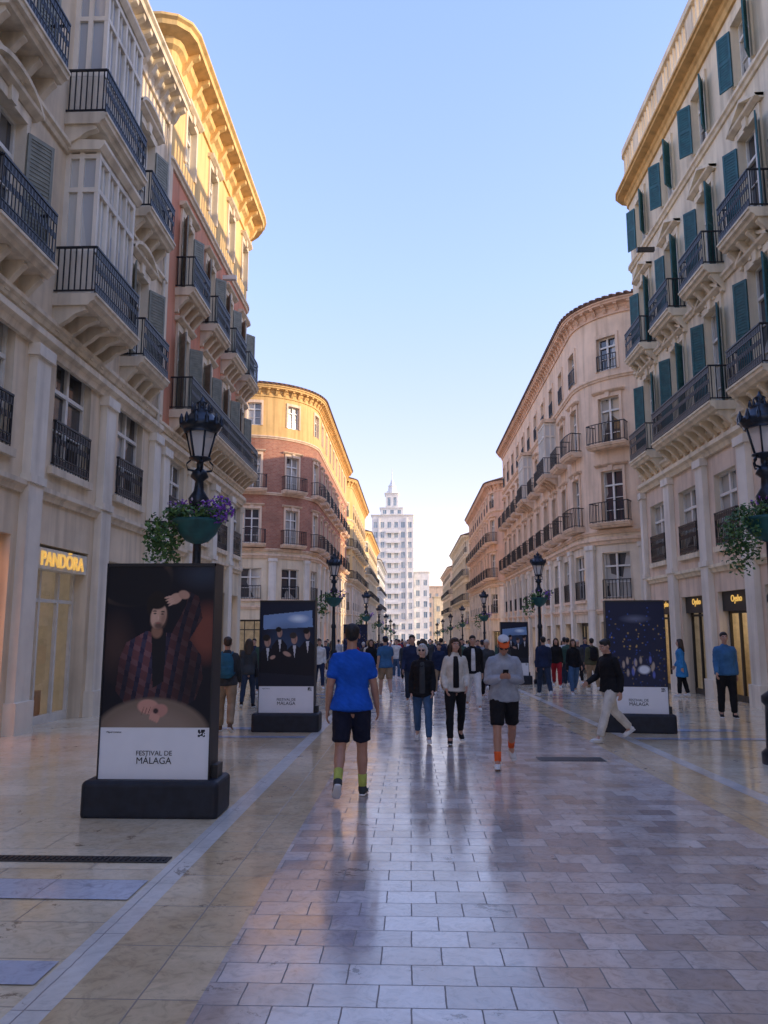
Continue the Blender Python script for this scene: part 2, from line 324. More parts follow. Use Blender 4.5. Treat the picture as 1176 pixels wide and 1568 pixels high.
def row_building(name,p,bays,base_top,floors,ztop,base='stone',upper=None,spacing=2.95,shop_top=3.1,mez=(4.2,6.1),cd=.7,ch=.9,
                 trim='stone',near=None,roof_extra=(),parapet=None,shops=('lit','dark','lit'),fr='frame_w',corn=None,zbot=-8,mezw=1.5,pil='stone_w',mod=.6,base_s=None,tile=False,pw=.27,shopfr='frame_d'):
    B=Batch(); ops=[]; near=near or (lambda s:False)
    upper=upper or [(base_top,ztop,'cream')]
    b0,b1=base_s or (0,p.len)
    for i,c in enumerate(bays):
        y=p.P(c,0,0)[1]; g=G(y); st=shop_top+g*.8
        w=spacing-.95; ops.append((c-w/2,c+w/2,zbot,st)); shop(B,p,c,w,st,shops[i%len(shops)],shopfr)
        mw=mezw; ops.append((c-mw/2,c+mw/2,mez[0],mez[1])); window(B,p,c,mw,mez[0],mez[1],rows=2,fr=fr,tran=.7)
        railing(B,p,c-mw/2+.02,c+mw/2-.02,.05,mez[0]-.05,.95,.12 if near(c) else .17,near(c))
        B.box(trim,p,c-mw/2-.12,c+mw/2+.12,.0,.1,mez[0]-.2,mez[0]-.05)
    ps=sorted({round(c+spacing/2,3) for c in bays}|{round(c-spacing/2,3) for c in bays}); last=-99
    for q in ps:
        if q-last<.8: continue
        last=q
        y=p.P(q,0,0)[1]; g=G(y)
        B.box(pil,p,q-pw,q+pw,0,.16,zbot,base_top-.7); B.box(pil,p,q-pw-.06,q+pw+.06,0,.22,zbot,g+.55)
        B.box(pil,p,q-pw-.06,q+pw+.06,0,.22,base_top-.72,base_top-.5); B.box(pil,p,q-pw-.04,q+pw+.04,0,.2,mez[0]-.55,mez[0]-.4)
    stringc(B,p,b0,b1,mez[0]-.75,.14,.22,trim)
    stringc(B,p,b0,b1,base_top-.5,.22,.3,trim)
    wall(B,base,p,b0,b1,zbot,base_top,ops)
    uo=[]
    for fi,F in enumerate(floors):
        zi,z0,z1=F['z'],F['z0'],F['z1']; w=F.get('w',1.15)
        for i,c in enumerate(bays):
            if i in F.get('skip',()): continue
            nr=near(c)
            if i in F.get('mir',()):
                d=.68; hw=1.02; zz=zi+.02; zt=zi+3.15
                fbk='stone_w'
                B.box('glass_l',p,c-hw+.05,c+hw-.05,0,d-.05,zz,zt-.1)
                B.box('stone_w',p,c-hw,c+hw,0,d,zz-.02,zz+.95)
                for k in range(5):
                    q=c-hw+(2*hw-.09)*k/4; B.box(fbk,p,q,q+.09,d-.06,d+.02,zz+.95,zt)
                for k in range(4):
                    q=c-hw+.045+(2*hw-.09)*(k+.5)/4; B.box(fbk,p,q-.015,q+.015,d-.06,d-.01,zz+.95,zt)
                for q in (c-hw,c+hw-.09):
                    for nn in (0,.28): B.box(fbk,p,q-.006,q+.096,nn,nn+.1,zz+.95,zt)
                for z in (zz+.95,zz+2.25,zt-.14): B.box(fbk,p,c-hw-.004,c+hw+.004,0,d+.025,z,z+.1)
                B.sweep(trim,p,c-hw-.1,c+hw+.1,[(0,zt),(d+.05,zt),(d+.14,zt+.12),(d+.14,zt+.2),(0,zt+.24)])
                balcony(B,p,c-1.22,c+1.22,zi,.88,trim,nr); continue
            uo.append((c-w/2,c+w/2,z0,z1)); window(B,p,c,w,z0,z1,rows=F.get('rows',3),fr=fr,rv=trim)
            surround(B,p,c,w,z0,z1,trim,F.get('ped','flat'))
            if F.get('shut'):
                a=F.get('ang',1.1); 
                for dr,h in ((-1,c-w/2),(1,c+w/2)):
                    shutter(B,p,h,F.get('sw',.42),z0+.03,z0+(z1-z0)*.93,a+random.uniform(-.2,.2),dr,F['shut'],nr)
            if F.get('bal')=='single': balcony(B,p,c-w/2-.38,c+w/2+.38,zi,F.get('d',.62),trim,nr,mini=F.get('mini',False))
            elif F.get('bal')=='jul': railing(B,p,c-w/2,c+w/2,.08,z0,.8,.14,nr)
        for (i0,i1) in F.get('cont',()):
            a,b_=sorted((bays[i0],bays[i1])); balcony(B,p,a-w/2-.45,b_+w/2+.45,zi,F.get('d',.7),trim,near(a))
        if F.get('line'): stringc(B,p,b0,b1,F['line'],.14,.2,trim)
    for (z0,z1,mt) in upper: wall(B,mt,p,b0,b1,z0,z1,uo)
    cornice(B,p,b0,b1,ztop,cd,ch,corn or trim,mod)
    pts=[(d[0].x,d[0].y) for d in p.D]+list(roof_extra)
    B.add('dark_st',[(x,y,ztop+.09) for x,y in pts],[tuple(range(len(pts)))])
    if parapet:
        B.sweep(trim,p,b0,b1,[(.14,ztop+.1),(.14,ztop+.1+parapet*.4),(-.15,ztop+.1+parapet*.4),(-.15,ztop+.1)])
        B.sweep(trim,p,b0,b1,[(.18,ztop+parapet*.88),(.18,ztop+parapet),(-.2,ztop+parapet),(-.2,ztop+parapet*.88)])
        n=int((b1-b0)/.28)
        for i in range(n):
            s=b0+(b1-b0)*(i+.5)/n
            wd=.3 if i%10==0 else .06
            B.fbox(trim,lambda a,b,c,s=s:p.P(s+a,.0+b,c),-wd/1.2,wd/1.2,-.09,.1,ztop+.1+parapet*.4,ztop+parapet*.88)
    if tile:
        B.sweep('tile_roof',p,b0,b1,[(cd+.05,ztop+.07),(cd+.05,ztop+.14),(-2.2,ztop+1.1),(-2.2,ztop+.2)])
        n=int((b1-b0)/.32)
        for i in range(n):
            s=b0+(b1-b0)*(i+.5)/n
            def f(a,b,c,s=s): return p.P(s+a,b,c+ztop+.14+(cd+.05-b)*.33)
            B.fbox('tile_roof',f,-.07,.07,-2.1,cd+.1,0,.09)
    return B

def yb(p,leg,X,ys): return [p.at(leg,(X,y)) for y in ys]
def cen(B,name,x,y): return B.finish(name,(x,y,G(y)))

# ---- L1
p=Path([(-7,-30),(-7,20.5)])
ysL1=[18.6,15.3,12.0,8.7,5.4,2.1]
bays=yb(p,0,-7,ysL1); nearL=lambda s:True
fl=[dict(z=8.1,z0=8.15,z1=10.7,w=1.2,bal='single',ped='seg',shut='grey_sh',ang=.45,sw=.55,mir=(1,4),line=7.3),
    dict(z=12.0,z0=12.05,z1=14.7,w=1.2,bal='single',ped='seg',shut='grey_sh',ang=.45,sw=.55,mir=(1,4),line=11.2)]
B=row_building('x',p,bays,7.3,fl,16.9,base='beige',upper=[(7.3,16.9,'beige')],spacing=3.3,shop_top=3.4,mez=(4.75,7.0),mezw=1.7,near=nearL,roof_extra=[(-20,20.5),(-20,-30)],cd=.6,ch=.8,
  shops=('dark','dark','hot','lit'),fr='frame_w',trim='stone',mod=.5,shopfr='frame_w')
s=bays[1]; B.box('sign_c',p,s-1.15,s+1.15,-.33,-.02,2.72,3.12)
for c in bays:
    for k in range(9): B.box('grey_p',p,c-1.1,c+1.1,-.2,-.17,(3.14 if c==bays[1] else 2.9)+k*.03,(3.155 if c==bays[1] else 2.915)+k*.03)
pipe(B,p,p.at(0,(-7,20.25)),-.3,16.1)
s=p.at(0,(-7,19.95)); B.box('iron',p,s-.02,s+.02,.0,.55,4.35,4.39); B.box('iron',p,s-.07,s+.07,.42,.58,4.05,4.36)
L1=cen(B,'beige_apartment_building',-12,10)
def text(body,size,mat,loc,rot,parent,ext=.01,align='CENTER',name='lettering'):
    cu=bpy.data.curves.new(name,'FONT'); cu.body=body; cu.size=size; cu.extrude=ext; cu.align_x=align
    o=bpy.data.objects.new(name,cu); sc.collection.objects.link(o)
    bpy.context.view_layer.update()
    me=bpy.data.meshes.new_from_object(o.evaluated_get(bpy.context.evaluated_depsgraph_get()))
    bpy.data.objects.remove(o); me.materials.clear(); me.materials.append(MATS[mat])
    M=Matrix.Translation(loc)@rot.to_4x4(); me.transform(M)
    o=bpy.data.objects.new(name,me); sc.collection.objects.link(o); o.parent=parent
    bpy.context.view_layer.update(); o.matrix_parent_inverse=parent.matrix_world.inverted()
    return o
RL=Matrix(((0,0,1),(1,0,0),(0,1,0)))
RR=Matrix(((0,0,-1),(-1,0,0),(0,1,0)))
RF=Matrix(((1,0,0),(0,0,-1),(0,1,0)))
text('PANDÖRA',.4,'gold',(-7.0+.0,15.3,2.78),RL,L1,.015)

# ---- L2
p=Path([(-20,20.5),(-7,20.5),(-7,32.5),(-20,32.5)],[0,.15,1.4,0])
bays=yb(p,1,-7,[22.5,25.3,28.1,30.6]); q0=p.at(1,(-7,20.5))
fl=[dict(z=7.9,z0=7.95,z1=10.5,w=1.1,cont=[(0,3)],ped='flat',shut='grey_sh',ang=.7,sw=.42,line=7.1),
    dict(z=11.7,z0=11.75,z1=14.2,w=1.1,bal='single',ped='flat',shut='grey_sh',ang=.7,sw=.42),
    dict(z=15.6,z0=16.0,z1=17.7,w=1.0,ped='flat',line=15.1,rows=2)]
B=row_building('x',p,bays,7.1,fl,19.3,base='cream',upper=[(7.1,15.1,'pink'),(15.1,19.3,'yellow')],spacing=2.85,shop_top=3.3,mez=(4.5,6.5),near=lambda s:True,cd=.78,ch=1.0,
  trim='beige',corn='yellow',mod=1.1,shops=('dark','lit'),tile=False)
B.box('beige',p,q0+.02,q0+.3,0,.05,7.1,15.1)
B.box('beige',p,bays[3]+1.1,bays[3]+1.6,0,.05,7.1,15.1)
s=bays[2]-1.3; B.box('frame_w',p,s-.08,s+.08,.1,.6,14.4,14.56)
cen(B,'pink_apartment_building',-13,26)

# ---- R1
p=Path([(24,28.7),(8.7,28.7),(8.7,-30)],[0,.25,0])
ysR=[27.0-2.93*i for i in range(9)]
bays=yb(p,1,8.7,ysR)
fl=[dict(z=7.6,z0=7.65,z1=10.6,w=1.15,cont=[(1,2)],ped='tri',shut='green_sh',ang=.6,line=7.0),
    dict(z=11.5,z0=11.55,z1=14.2,w=1.15,bal='single',ped='tri',shut='green_sh',ang=.6,line=11.0),
    dict(z=15.6,z0=15.75,z1=17.5,w=1.0,ped=None,shut='green_sh',ang=.6,line=15.3,rows=2)]
B=row_building('x',p,bays,7.0,fl,18.5,base='roseate',upper=[(7.0,18.5,'pale')],spacing=2.93,shop_top=2.9,mez=(3.9,5.9),near=lambda s:True,cd=.5,ch=.5,roof_extra=[(24,-30)],
  trim='pale',corn='ochre',parapet=1.9,shops=('lit','dark'),mod=0)
for i in (0,3,4,5,6,7,8): balcony(B,p,bays[i]-1.0,bays[i]+1.0,7.6,.62,'pale',True)
for i in range(9): B.box('black',p,bays[i]-.99,bays[i]+.99,-.3,-.12,2.05,2.75)
s=p.at(1,(8.7,25.5)); B.box('frame_d',p,s-.07,s+.07,.1,.7,14.6,14.74)
R1=cen(B,'cream_apartment_building',15,15)
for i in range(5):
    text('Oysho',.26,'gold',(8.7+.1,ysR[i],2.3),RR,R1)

# ---- L3 brick rounded
p=Path([(-24,53),(-7,53),(-7,86),(-24,86)],[0,5,1.5,0]); am=p.arcmid(1)
bays=[am+3.0*k for k in range(-3,10) ]
fl=[dict(z=7.4,z0=7.45,z1=9.9,w=1.1,bal='single',ped='flat',mini=True,line=6.9),
    dict(z=11.3,z0=11.35,z1=13.8,w=1.1,bal='single',ped='flat',mini=True,line=10.9),
    dict(z=15.6,z0=15.95,z1=17.6,w=1.0,ped=None,line=15.0,rows=2)]
B=row_building('x',p,bays,6.9,fl,18.8,base='cream',upper=[(6.9,15.0,'brick'),(15.0,18.8,'ochre')],spacing=3.0,shop_top=2.9,mez=(3.6,5.7),trim='peach',cd=.6,ch=.7,shops=('hot','lit','dark'),tile=True,corn='ochre')
cen(B,'brick_corner_building',-13,68)
# ---- R2
p=Path([(26,72),(8.7,72),(8.7,36),(26,36)],[0,1.5,4,0]); am=p.arcmid(2)
bays=[am-2.95*k for k in range(-2,12)]
fl=[dict(z=6.6,z0=6.65,z1=9.2,w=1.15,bal='single',ped='flat',mini=True,line=6.1),
    dict(z=10.5,z0=10.55,z1=12.9,w=1.15,bal='single',ped='flat',mini=True,mir=(5,8)),
    dict(z=14.0,z0=14.3,z1=16.0,w=1.05,bal='jul',ped=None,line=13.8,rows=2)]
B=row_building('x',p,bays,6.1,fl,17.7,base='stone',upper=[(6.1,17.7,'peach')],spacing=2.95,shop_top=2.4,mez=(3.0,5.2),trim='peach',cd=.5,ch=.6,shops=('dark','lit','lit'),tile=True,corn='salmon')
cen(B,'peach_corner_building',15,54)

# ---- farther rows
def generic(name,side,y0,y1,ztop,off,up,trim,r=2,attic=None,tile=True):
    X=-7 if side<0 else 8.7; F=X*2.7
    if side<0: pts=[(F,y0),(X,y0),(X,y1),(F,y1)]
    else: pts=[(F,y1),(X,y1),(X,y0),(F,y0)]
    p=Path(pts,[0,r,r,0]); sp=3.0; a=p.at(1,(X,(y0+y1)/2)); n=int((y1-y0)/2/sp)
    bays=[a+sp*k for k in range(-n-1,n+2)]
    o=off
    fl=[dict(z=7.4+o,z0=7.45+o,z1=9.9+o,w=1.1,bal='single',ped='flat',mini=True,line=6.9+o),
        dict(z=11.2+o,z0=11.25+o,z1=13.6+o,w=1.1,bal='single',ped='flat',mini=True),
        dict(z=14.8+o,z0=14.9+o,z1=16.5+o,w=1.0,ped=None,line=14.4+o,rows=2,bal='jul')]
    B=row_building('x',p,bays,6.9+o,fl,ztop,base='stone',upper=[(6.9+o,14.4+o,up),(14.4+o,ztop,attic or up)],spacing=sp,shop_top=3+o,mez=(3.7+o,5.7+o),trim=trim,cd=.6,tile=tile,corn=attic or up)
    cen(B,name,X*1.7,(y0+y1)/2)
generic('ochre_apartment_building',-1,91,122,19.4,0,'yellow','cream',2.5,'ochre')
generic('yellow_apartment_building',-1,127,165,17.4,-.8,'cream','pale',2,'yellow')
generic('grey_apartment_building',-1,170,215,16.4,-1.6,'white_p','white_p',2,'grey_p')
generic('salmon_apartment_building',1,80,114,16.9,-.6,'salmon','peach',3)
generic('cream_corner_building',1,119,158,15.8,-1.6,'pale','cream',2)
generic('beige_corner_building',1,163,205,14.2,-2.6,'peach','cream',2)
B=Batch(); B.wbox('cream',32,44,18,50,-6,20.5); B.wbox('dark_st',31.7,44.3,17.7,50.3,20.5,20.8)  # unseen side-street block, added and sized to keep sun off the lower facades
for k in range(9):
    for j in range(4): B.wbox('glass',31.93,31.99,20+k*3.3,21.2+k*3.3,2+j*4,4.4+j*4)
B.finish('sun_blocking_building',(38,34,-.6))
B=Batch(); B.wbox('peach',-44,-34,25,60,-6,17); B.wbox('dark_st',-44.3,-33.7,24.7,60.3,17,17.3)
for k in range(9):
    for j in range(4): B.wbox('glass',-33.99,-33.93,27+k*3.5,28.2+k*3.5,2+j*4,4.4+j*4)
B.finish('sun_blocking_building',(-38,42,-.6))

# ---- tower at the end of the street
B=Batch()
def gridblock(pts,z0,z1,cols,rows,w,h,mat,fr='frame_d',rsp=None,first=2):
    p=Path(pts,[.05]*len(pts)); ops=[]
    for li in range(len(pts)-1):
        i,d=p.leg[li]; a=p.S[i]; b_=p.S[i+1]; n=cols if li==1 else max(2,int((b_-a)/2.3))
        for k in range(n):
            c=a+(b_-a)*(k+.5)/n
            for r in range(rows):
                zz=z0+first+(z1-z0-first-1)*r/rows
                ops.append((c-w/2,c+w/2,zz,zz+h))
                B.quad('glass_t',p,(c-w/2,-.25,zz),(c+w/2,-.25,zz),(c+w/2,-.25,zz+h),(c-w/2,-.25,zz+h))
                B.box(mat,p,c-.05,c+.05,-.24,-.12,zz,zz+h); B.box(mat,p,c-w/2-.1,c+w/2+.1,0,.15,zz-.15,zz); reveal(B,mat,p,c-w/2,c+w/2,zz,zz+h,.25)
    wall(B,mat,p,0,p.len,z0,z1,ops)
    cornice(B,p,0,p.len,z1,.5,.7,mat,0)
    B.add(mat,[(d[0].x,d[0].y,z1) for d in p.D],[tuple(range(len(p.D)))])
    return p
pt=gridblock([(-12.9,285),(-12.9,262),(1.3,262),(1.3,285)],-8,40,6,13,1.25,2.0,'white_p')
for k in (1,5): B.box('white_p',pt,23+14.2*k/6-.25,23+14.2*k/6+.25,0,.35,4,39)
for r in range(12): 
    z=-6+ (48-3)*r/13*1.0+1.6; B.box('white_p',pt,23+14.2*2/6,23+14.2*4/6,0,.9,z,z+.8)
gridblock([(1.4,285),(1.4,264),(6.6,264),(6.6,285)],-8,20.5,2,7,1.2,1.9,'white_p')
gridblock([(-16.5,285),(-16.5,266),(-12.95,266),(-12.95,285)],-8,34,1,11,1.2,1.9,'white_p')
gridblock([(-10,276),(-10,265),(-2.2,265),(-2.2,276)],40,43,3,1,1.2,1.4,'white_p',first=.8)
gridblock([(-8.3,274),(-8.3,267),(-4.0,267),(-4.0,274)],43,48.5,2,1,1,3,'white_p',first=1)
B.lathe('white_p',-6.15,270,[(2.0,48.5),(2.0,49.5),(1.5,49.7),(1.3,51.2),(1.5,51.4),(.8,52.2),(.45,53.4),(.12,54),(.08,58)],12)
B.finish('office_tower',(-6,270,G(270)))
B=Batch()
gridblock([(9,300),(9,290),(24,290),(24,300)],-8,13,5,4,1.2,2,'cream'); gridblock([(7,340),(7,330),(22,330),(22,340)],-8,19,5,6,1.2,2,'peach')
B.finish('distant_apartment_building',(15,300,-5.4))
B=Batch(); gridblock([(-40,240),(-40,228),(-14,228),(-14,240)],-8,17,8,6,1.2,2,'peach'); B.finish('distant_apartment_building',(-25,234,-4))

# ------------------------------------------------------------------ ground
def sheet(name,mat,x0,x1,ys,dz):
    vs=[];fs=[]
    for y in ys: vs+=[(x0,y,G(y)+dz),(x1,y,G(y)+dz)]
    for i in range(len(ys)-1): fs.append((2*i,2*i+1,2*i+3,2*i+2))
    me=bpy.data.meshes.new(name); me.from_pydata(vs,[],fs); me.materials.append(MATS[mat]); o=bpy.data.objects.new(name,me); sc.collection.objects.link(o); return o
sheet('ground','pav_side',-1500,1500,[-200,0,300,3000],0)
sheet('street_paving','pav_centre',-.96,2.93,[-40,0,240],.004)
sheet('paving_strip','pav_yellow',-1.58,-.96,[-40,0,240],.0045); sheet('paving_strip','pav_yellow',2.93,3.55,[-40,0,240],.0045)
sheet('paving_border','pav_white',-1.76,-1.58,[-40,0,240],.005); sheet('paving_border','pav_white',3.55,3.73,[-40,0,240],.005)
vs=[];fs=[]
for k in range(-2,14):
    for (a,b_) in ((5.06,5.46),(3.85,4.12)):
        y0=a+k*9.4;y1=b_+k*9.4
        for (x0,x1) in ((-3.9,-1.78),(3.75,5.9)):
            o=len(vs); vs+=[(x0,y0,G(y0)+.006),(x1,y0,G(y0)+.006),(x1,y1,G(y1)+.006),(x0,y1,G(y1)+.006)]; fs.append((o,o+1,o+2,o+3))
me=bpy.data.meshes.new('paving_inlay'); me.from_pydata(vs,[],fs); me.materials.append(MATS['pav_blue']); o=bpy.data.objects.new('paving_inlay',me); sc.collection.objects.link(o)
def drain(x0,x1,y0,y1,name,bars='x'):
    B=Batch(); g=G((y0+y1)/2)
    B.wbox('drain',x0,x1,y0,y1,g-.05,g+.009)
    n=int((x1-x0)/.04)
    for i in range(n): B.wbox('iron',x0+.03+i*.04,x0+.045+i*.04,y0+.03,y1-.03,g+.009,g+.014)
    B.finish(name,((x0+x1)/2,(y0+y1)/2,g))
drain(-3.9,-1.79,5.88,6.02,'drain_channel'); drain(1.75,2.65,10.85,11.2,'drain_grate')

# ------------------------------------------------------------------ street lamps
def leaves(B,mats,c,r,n,size,droop=0):
    for i in range(n):
        while True:
            v=Vector((random.uniform(-1,1),random.uniform(-1,1),random.uniform(-1,1)))
            if v.length<1: break
        if noise.noise(Vector((v.x*2+c[0],v.y*2+c[1],v.z*2)))<-.12: continue
        q=Vector((c[0]+v.x*r[0],c[1]+v.y*r[1],c[2]+v.z*r[2]-droop*random.random()**2))
        a=Vector((random.gauss(0,1),random.gauss(0,1),random.gauss(0,1))).normalized(); b_=a.orthogonal().normalized(); s=size*random.uniform(.6,1.3)
        B.add(random.choice(mats),[q-a*s,q+b_*s*.6,q+a*s,q-b_*s*.6],[(0,1,2,3)])
def lamp(x,y,flowers=True,full=True):
    g=G(y); B=Batch(); Z=lambda z:g+z
    B.lathe('lamp_iron',x,y,[(.30,Z(-.05)),(.30,Z(.14)),(.24,Z(.2)),(.22,Z(.75)),(.26,Z(.8)),(.26,Z(.88)),(.17,Z(.95)),(.13,Z(1.15)),(.15,Z(1.2)),(.095,Z(1.3)),(.075,Z(2.1)),(.1,Z(2.15)),(.1,Z(2.22)),(.065,Z(2.3)),(.055,Z(3.2)),(.1,Z(3.25)),(.1,Z(3.35)),
       (.06,Z(3.42)),(.13,Z(3.5)),(.15,Z(3.6)),(.075,Z(3.72)),(.06,Z(3.86)),(.13,Z(3.92)),(.1,Z(4.0)),(.05,Z(4.04)),(.05,Z(4.14)),(.16,Z(4.18)),(.16,Z(4.2))],12)
    for k in range(4):
        a=math.pi/2*k+.4
        pts=[(.06,4.0),(.17,4.02),(.19,4.1),(.13,4.16)]
        for i in range(3):
            (r0,z0),(r1,z1)=pts[i],pts[i+1]
            def f(u,v,w): 
                r=r0+(r1-r0)*u; z=z0+(z1-z0)*u+w; return (x+math.cos(a)*r-math.sin(a)*v,y+math.sin(a)*r+math.cos(a)*v,Z(z))
            B.fbox('lamp_iron',f,0,1,-.012,.012,-.014,.014)
    B.lathe('lantern_glass',x,y,[(.12,Z(4.2)),(.205,Z(4.56))],6)
    for k in range(6):
        a=2*math.pi*k/6
        def f(u,v,w): 
            r=.125+.087*u+w; return (x+math.cos(a)*r-math.sin(a)*v,y+math.sin(a)*r+math.cos(a)*v,Z(4.2+.36*u))
        B.fbox('lamp_iron',f,0,1,-.012,.012,-.012,.012)
    B.lathe('frame_w',x,y,[(.03,Z(4.2)),(.035,Z(4.35)),(.02,Z(4.42))],8)
    B.lathe('lamp_iron',x,y,[(.235,Z(4.56)),(.27,Z(4.62)),(.31,Z(4.68)),(.25,Z(4.73)),(.2,Z(4.8)),(.15,Z(4.86)),(.16,Z(4.88)),(.07,Z(4.92)),(.05,Z(4.97)),(.085,Z(5.01)),(.03,Z(5.05)),(.01,Z(5.11))],12)
    for k in range(12):
        a=2*math.pi*k/12; cx,cy=x+math.cos(a)*.29,y+math.sin(a)*.29
        B.lathe('lamp_iron',cx,cy,[(.026,Z(4.66)),(.034,Z(4.74)),(.008,Z(4.82))],5)
        cx,cy=x+math.cos(a)*.14,y+math.sin(a)*.14; B.lathe('lamp_iron',cx,cy,[(.018,Z(4.86)),(.022,Z(4.92)),(.005,Z(4.98))],4)
    B.lathe('copper_green',x,y,[(.04,Z(2.95)),(.16,Z(3.0)),(.26,Z(3.1)),(.33,Z(3.24)),(.35,Z(3.26)),(.35,Z(3.3)),(.3,Z(3.3)),(.05,Z(3.22))],14)
    if flowers:
        n=1100 if full else 120; s=.035 if full else .07
        leaves(B,['leaf','leaf','leaf_l'],(x-.05,y,Z(3.38)),(.44,.42,.15),n,s)
        leaves(B,['leaf','leaf_l','leaf'],(x-.45,y-.1,Z(3.12)),(.28,.3,.30),n,s,.42)
        leaves(B,['petal','petal','leaf'],(x+.34,y-.15,Z(3.42)),(.22,.24,.2),n//2,s*.8)
        leaves(B,['petal_w','petal'],(x,y-.2,Z(3.48)),(.4,.2,.1),n//9,s*.7)
    B.finish('street_lamp',(x,y,g),smooth=('lamp_iron','copper_green'))
for i,y in enumerate([10.7,30.4,53,75,97,120,145]):
    lamp(-3.0,y,True,i==0); lamp(5.05 if i else 4.97,y,True,i==0)

# ------------------------------------------------------------------ posters
class Paint:
    def __init__(s,w,h,bg,asp):
        s.w,s.h=w,h; s.img=np.ones((h,w,3))*np.array(bg); X,Y=np.meshgrid((np.arange(w)+.5)/w,(np.arange(h)+.5)/h); s.X=X; s.Y=Y; s.asp=asp
        s.rng=np.random.default_rng(3)
    def blend(s,a,col): s.img=s.img*(1-a[...,None])+np.array(col)*a[...,None]
    def ell(s,cx,cy,rx,ry,col,rot=0,soft=.15,al=1):
        dx=s.X-cx; dy=(s.Y-cy)*s.asp; c,n=math.cos(rot),math.sin(rot); u=(dx*c+dy*n)/rx; v=(-dx*n+dy*c)/(ry*s.asp)
        d=np.sqrt(u*u+v*v); s.blend(np.clip((1-d)/soft,0,1)*al,col)
    def poly(s,pts,col,al=1,fn=None):
        ins=np.zeros_like(s.X,bool); n=len(pts)
        for i in range(n):
            x0,y0=pts[i]; x1,y1=pts[(i+1)%n]
            if y0==y1: continue
            c=((y0>s.Y)!=(y1>s.Y))&(s.X<(x1-x0)*(s.Y-y0)/(y1-y0)+x0); ins^=c
        a=ins*float(al)
        if fn is not None: s.img=np.where(ins[...,None],fn(s),s.img)
        else: s.blend(a,col)
def plaid(s):
    a=np.sin(s.X*58+s.Y*22+2*np.sin(s.Y*5))>.35; b=np.sin(s.Y*66-s.X*24)>.35
    c=np.array([.12,.045,.05])*np.ones_like(s.img); c[a]=[.04,.035,.065]; c[b]=c[b]*.6+np.array([.22,.12,.13])*.4; c[a&b]=[.025,.02,.045]
    sh=.4+.9*np.exp(-((s.X-.38)**2/.05+(s.Y-.5)**2/.08)); return c*sh[...,None]
def paint_portrait():
    P=Paint(150,220,(.008,.008,.014),1.47)
    P.ell(.2,.06,.42,.2,(.11,.075,.055)); P.ell(.26,.10,.38,.17,(.01,.01,.014)); P.ell(.95,.42,.26,.22,(.20,.06,.04),soft=.6); P.ell(.1,.5,.2,.25,(.06,.035,.03),soft=.8); P.ell(.9,.05,.3,.12,(.03,.04,.06),soft=.8)
    P.poly([(.12,.78),(.14,.58),(.2,.48),(.38,.41),(.62,.42),(.80,.47),(.9,.56),(.92,.7),(.86,.83),(.62,.93),(.3,.93)],0,fn=plaid)
    P.poly([(.6,.45),(.78,.47),(.90,.33),(.86,.19),(.77,.16),(.74,.25)],0,fn=plaid)
    P.poly([(.43,.4),(.57,.42),(.56,.72),(.46,.76)],(.012,.012,.016))
    P.ell(.2,.7,.14,.16,(.01,.01,.014),soft=.9,al=.5); P.ell(.8,.72,.16,.18,(.01,.01,.014),soft=.9,al=.6)
    P.ell(.48,.41,.06,.05,(.30,.16,.10),soft=.3)
    P.ell(.47,.25,.10,.10,(.016,.012,.011),soft=.12)
    P.ell(.49,.315,.078,.085,(.62,.38,.26),rot=.15,soft=.12)
    P.ell(.45,.32,.045,.07,(.75,.48,.34),rot=.15,soft=.9,al=.6)
    P.ell(.535,.33,.045,.08,(.28,.15,.1),rot=.15,soft=.8,al=.7)
    P.ell(.49,.376,.058,.03,(.08,.045,.035),soft=.6,al=.85); P.ell(.485,.358,.03,.006,(.35,.12,.1),soft=.6)
    P.ell(.455,.298,.018,.006,(.02,.012,.01),soft=.5); P.ell(.525,.302,.018,.006,(.02,.012,.01),soft=.5); P.ell(.452,.283,.026,.005,(.03,.02,.015),soft=.5); P.ell(.528,.287,.026,.005,(.03,.02,.015),soft=.5)
    P.ell(.488,.325,.011,.022,(.8,.52,.38),soft=.8,al=.7)
    P.ell(.47,.235,.095,.042,(.014,.011,.01),soft=.25)
    P.ell(.64,.205,.075,.035,(.6,.36,.25),rot=-.5,soft=.15); 
    for k in range(4): P.ell(.575+.012*k,.195+.014*k,.045,.0075,(.66,.41,.29),rot=-.25-.1*k,soft=.3)
    P.ell(.72,.18,.06,.03,(.5,.29,.2),rot=.3,soft=.2)
    P.ell(.47,1.06,.56,.25,(.22,.16,.115),soft=.1); P.ell(.47,1.09,.5,.23,(.30,.22,.165),soft=.3); 
    P.ell(.43,.875,.11,.05,(.60,.31,.23),rot=.1,soft=.2); P.ell(.53,.90,.09,.045,(.52,.26,.2),rot=-.3,soft=.2)
    for k in range(4): P.ell(.46+.02*k,.93+.006*k,.018,.03,(.6,.32,.24),rot=.3,soft=.3)
    for k in range(3): P.ell(.38+.03*k,.9,.004,.03,(.2,.08,.06),rot=.3,soft=.3)
    P.ell(.50,.90,.03,.02,(.05,.03,.03),soft=.4)
    return P
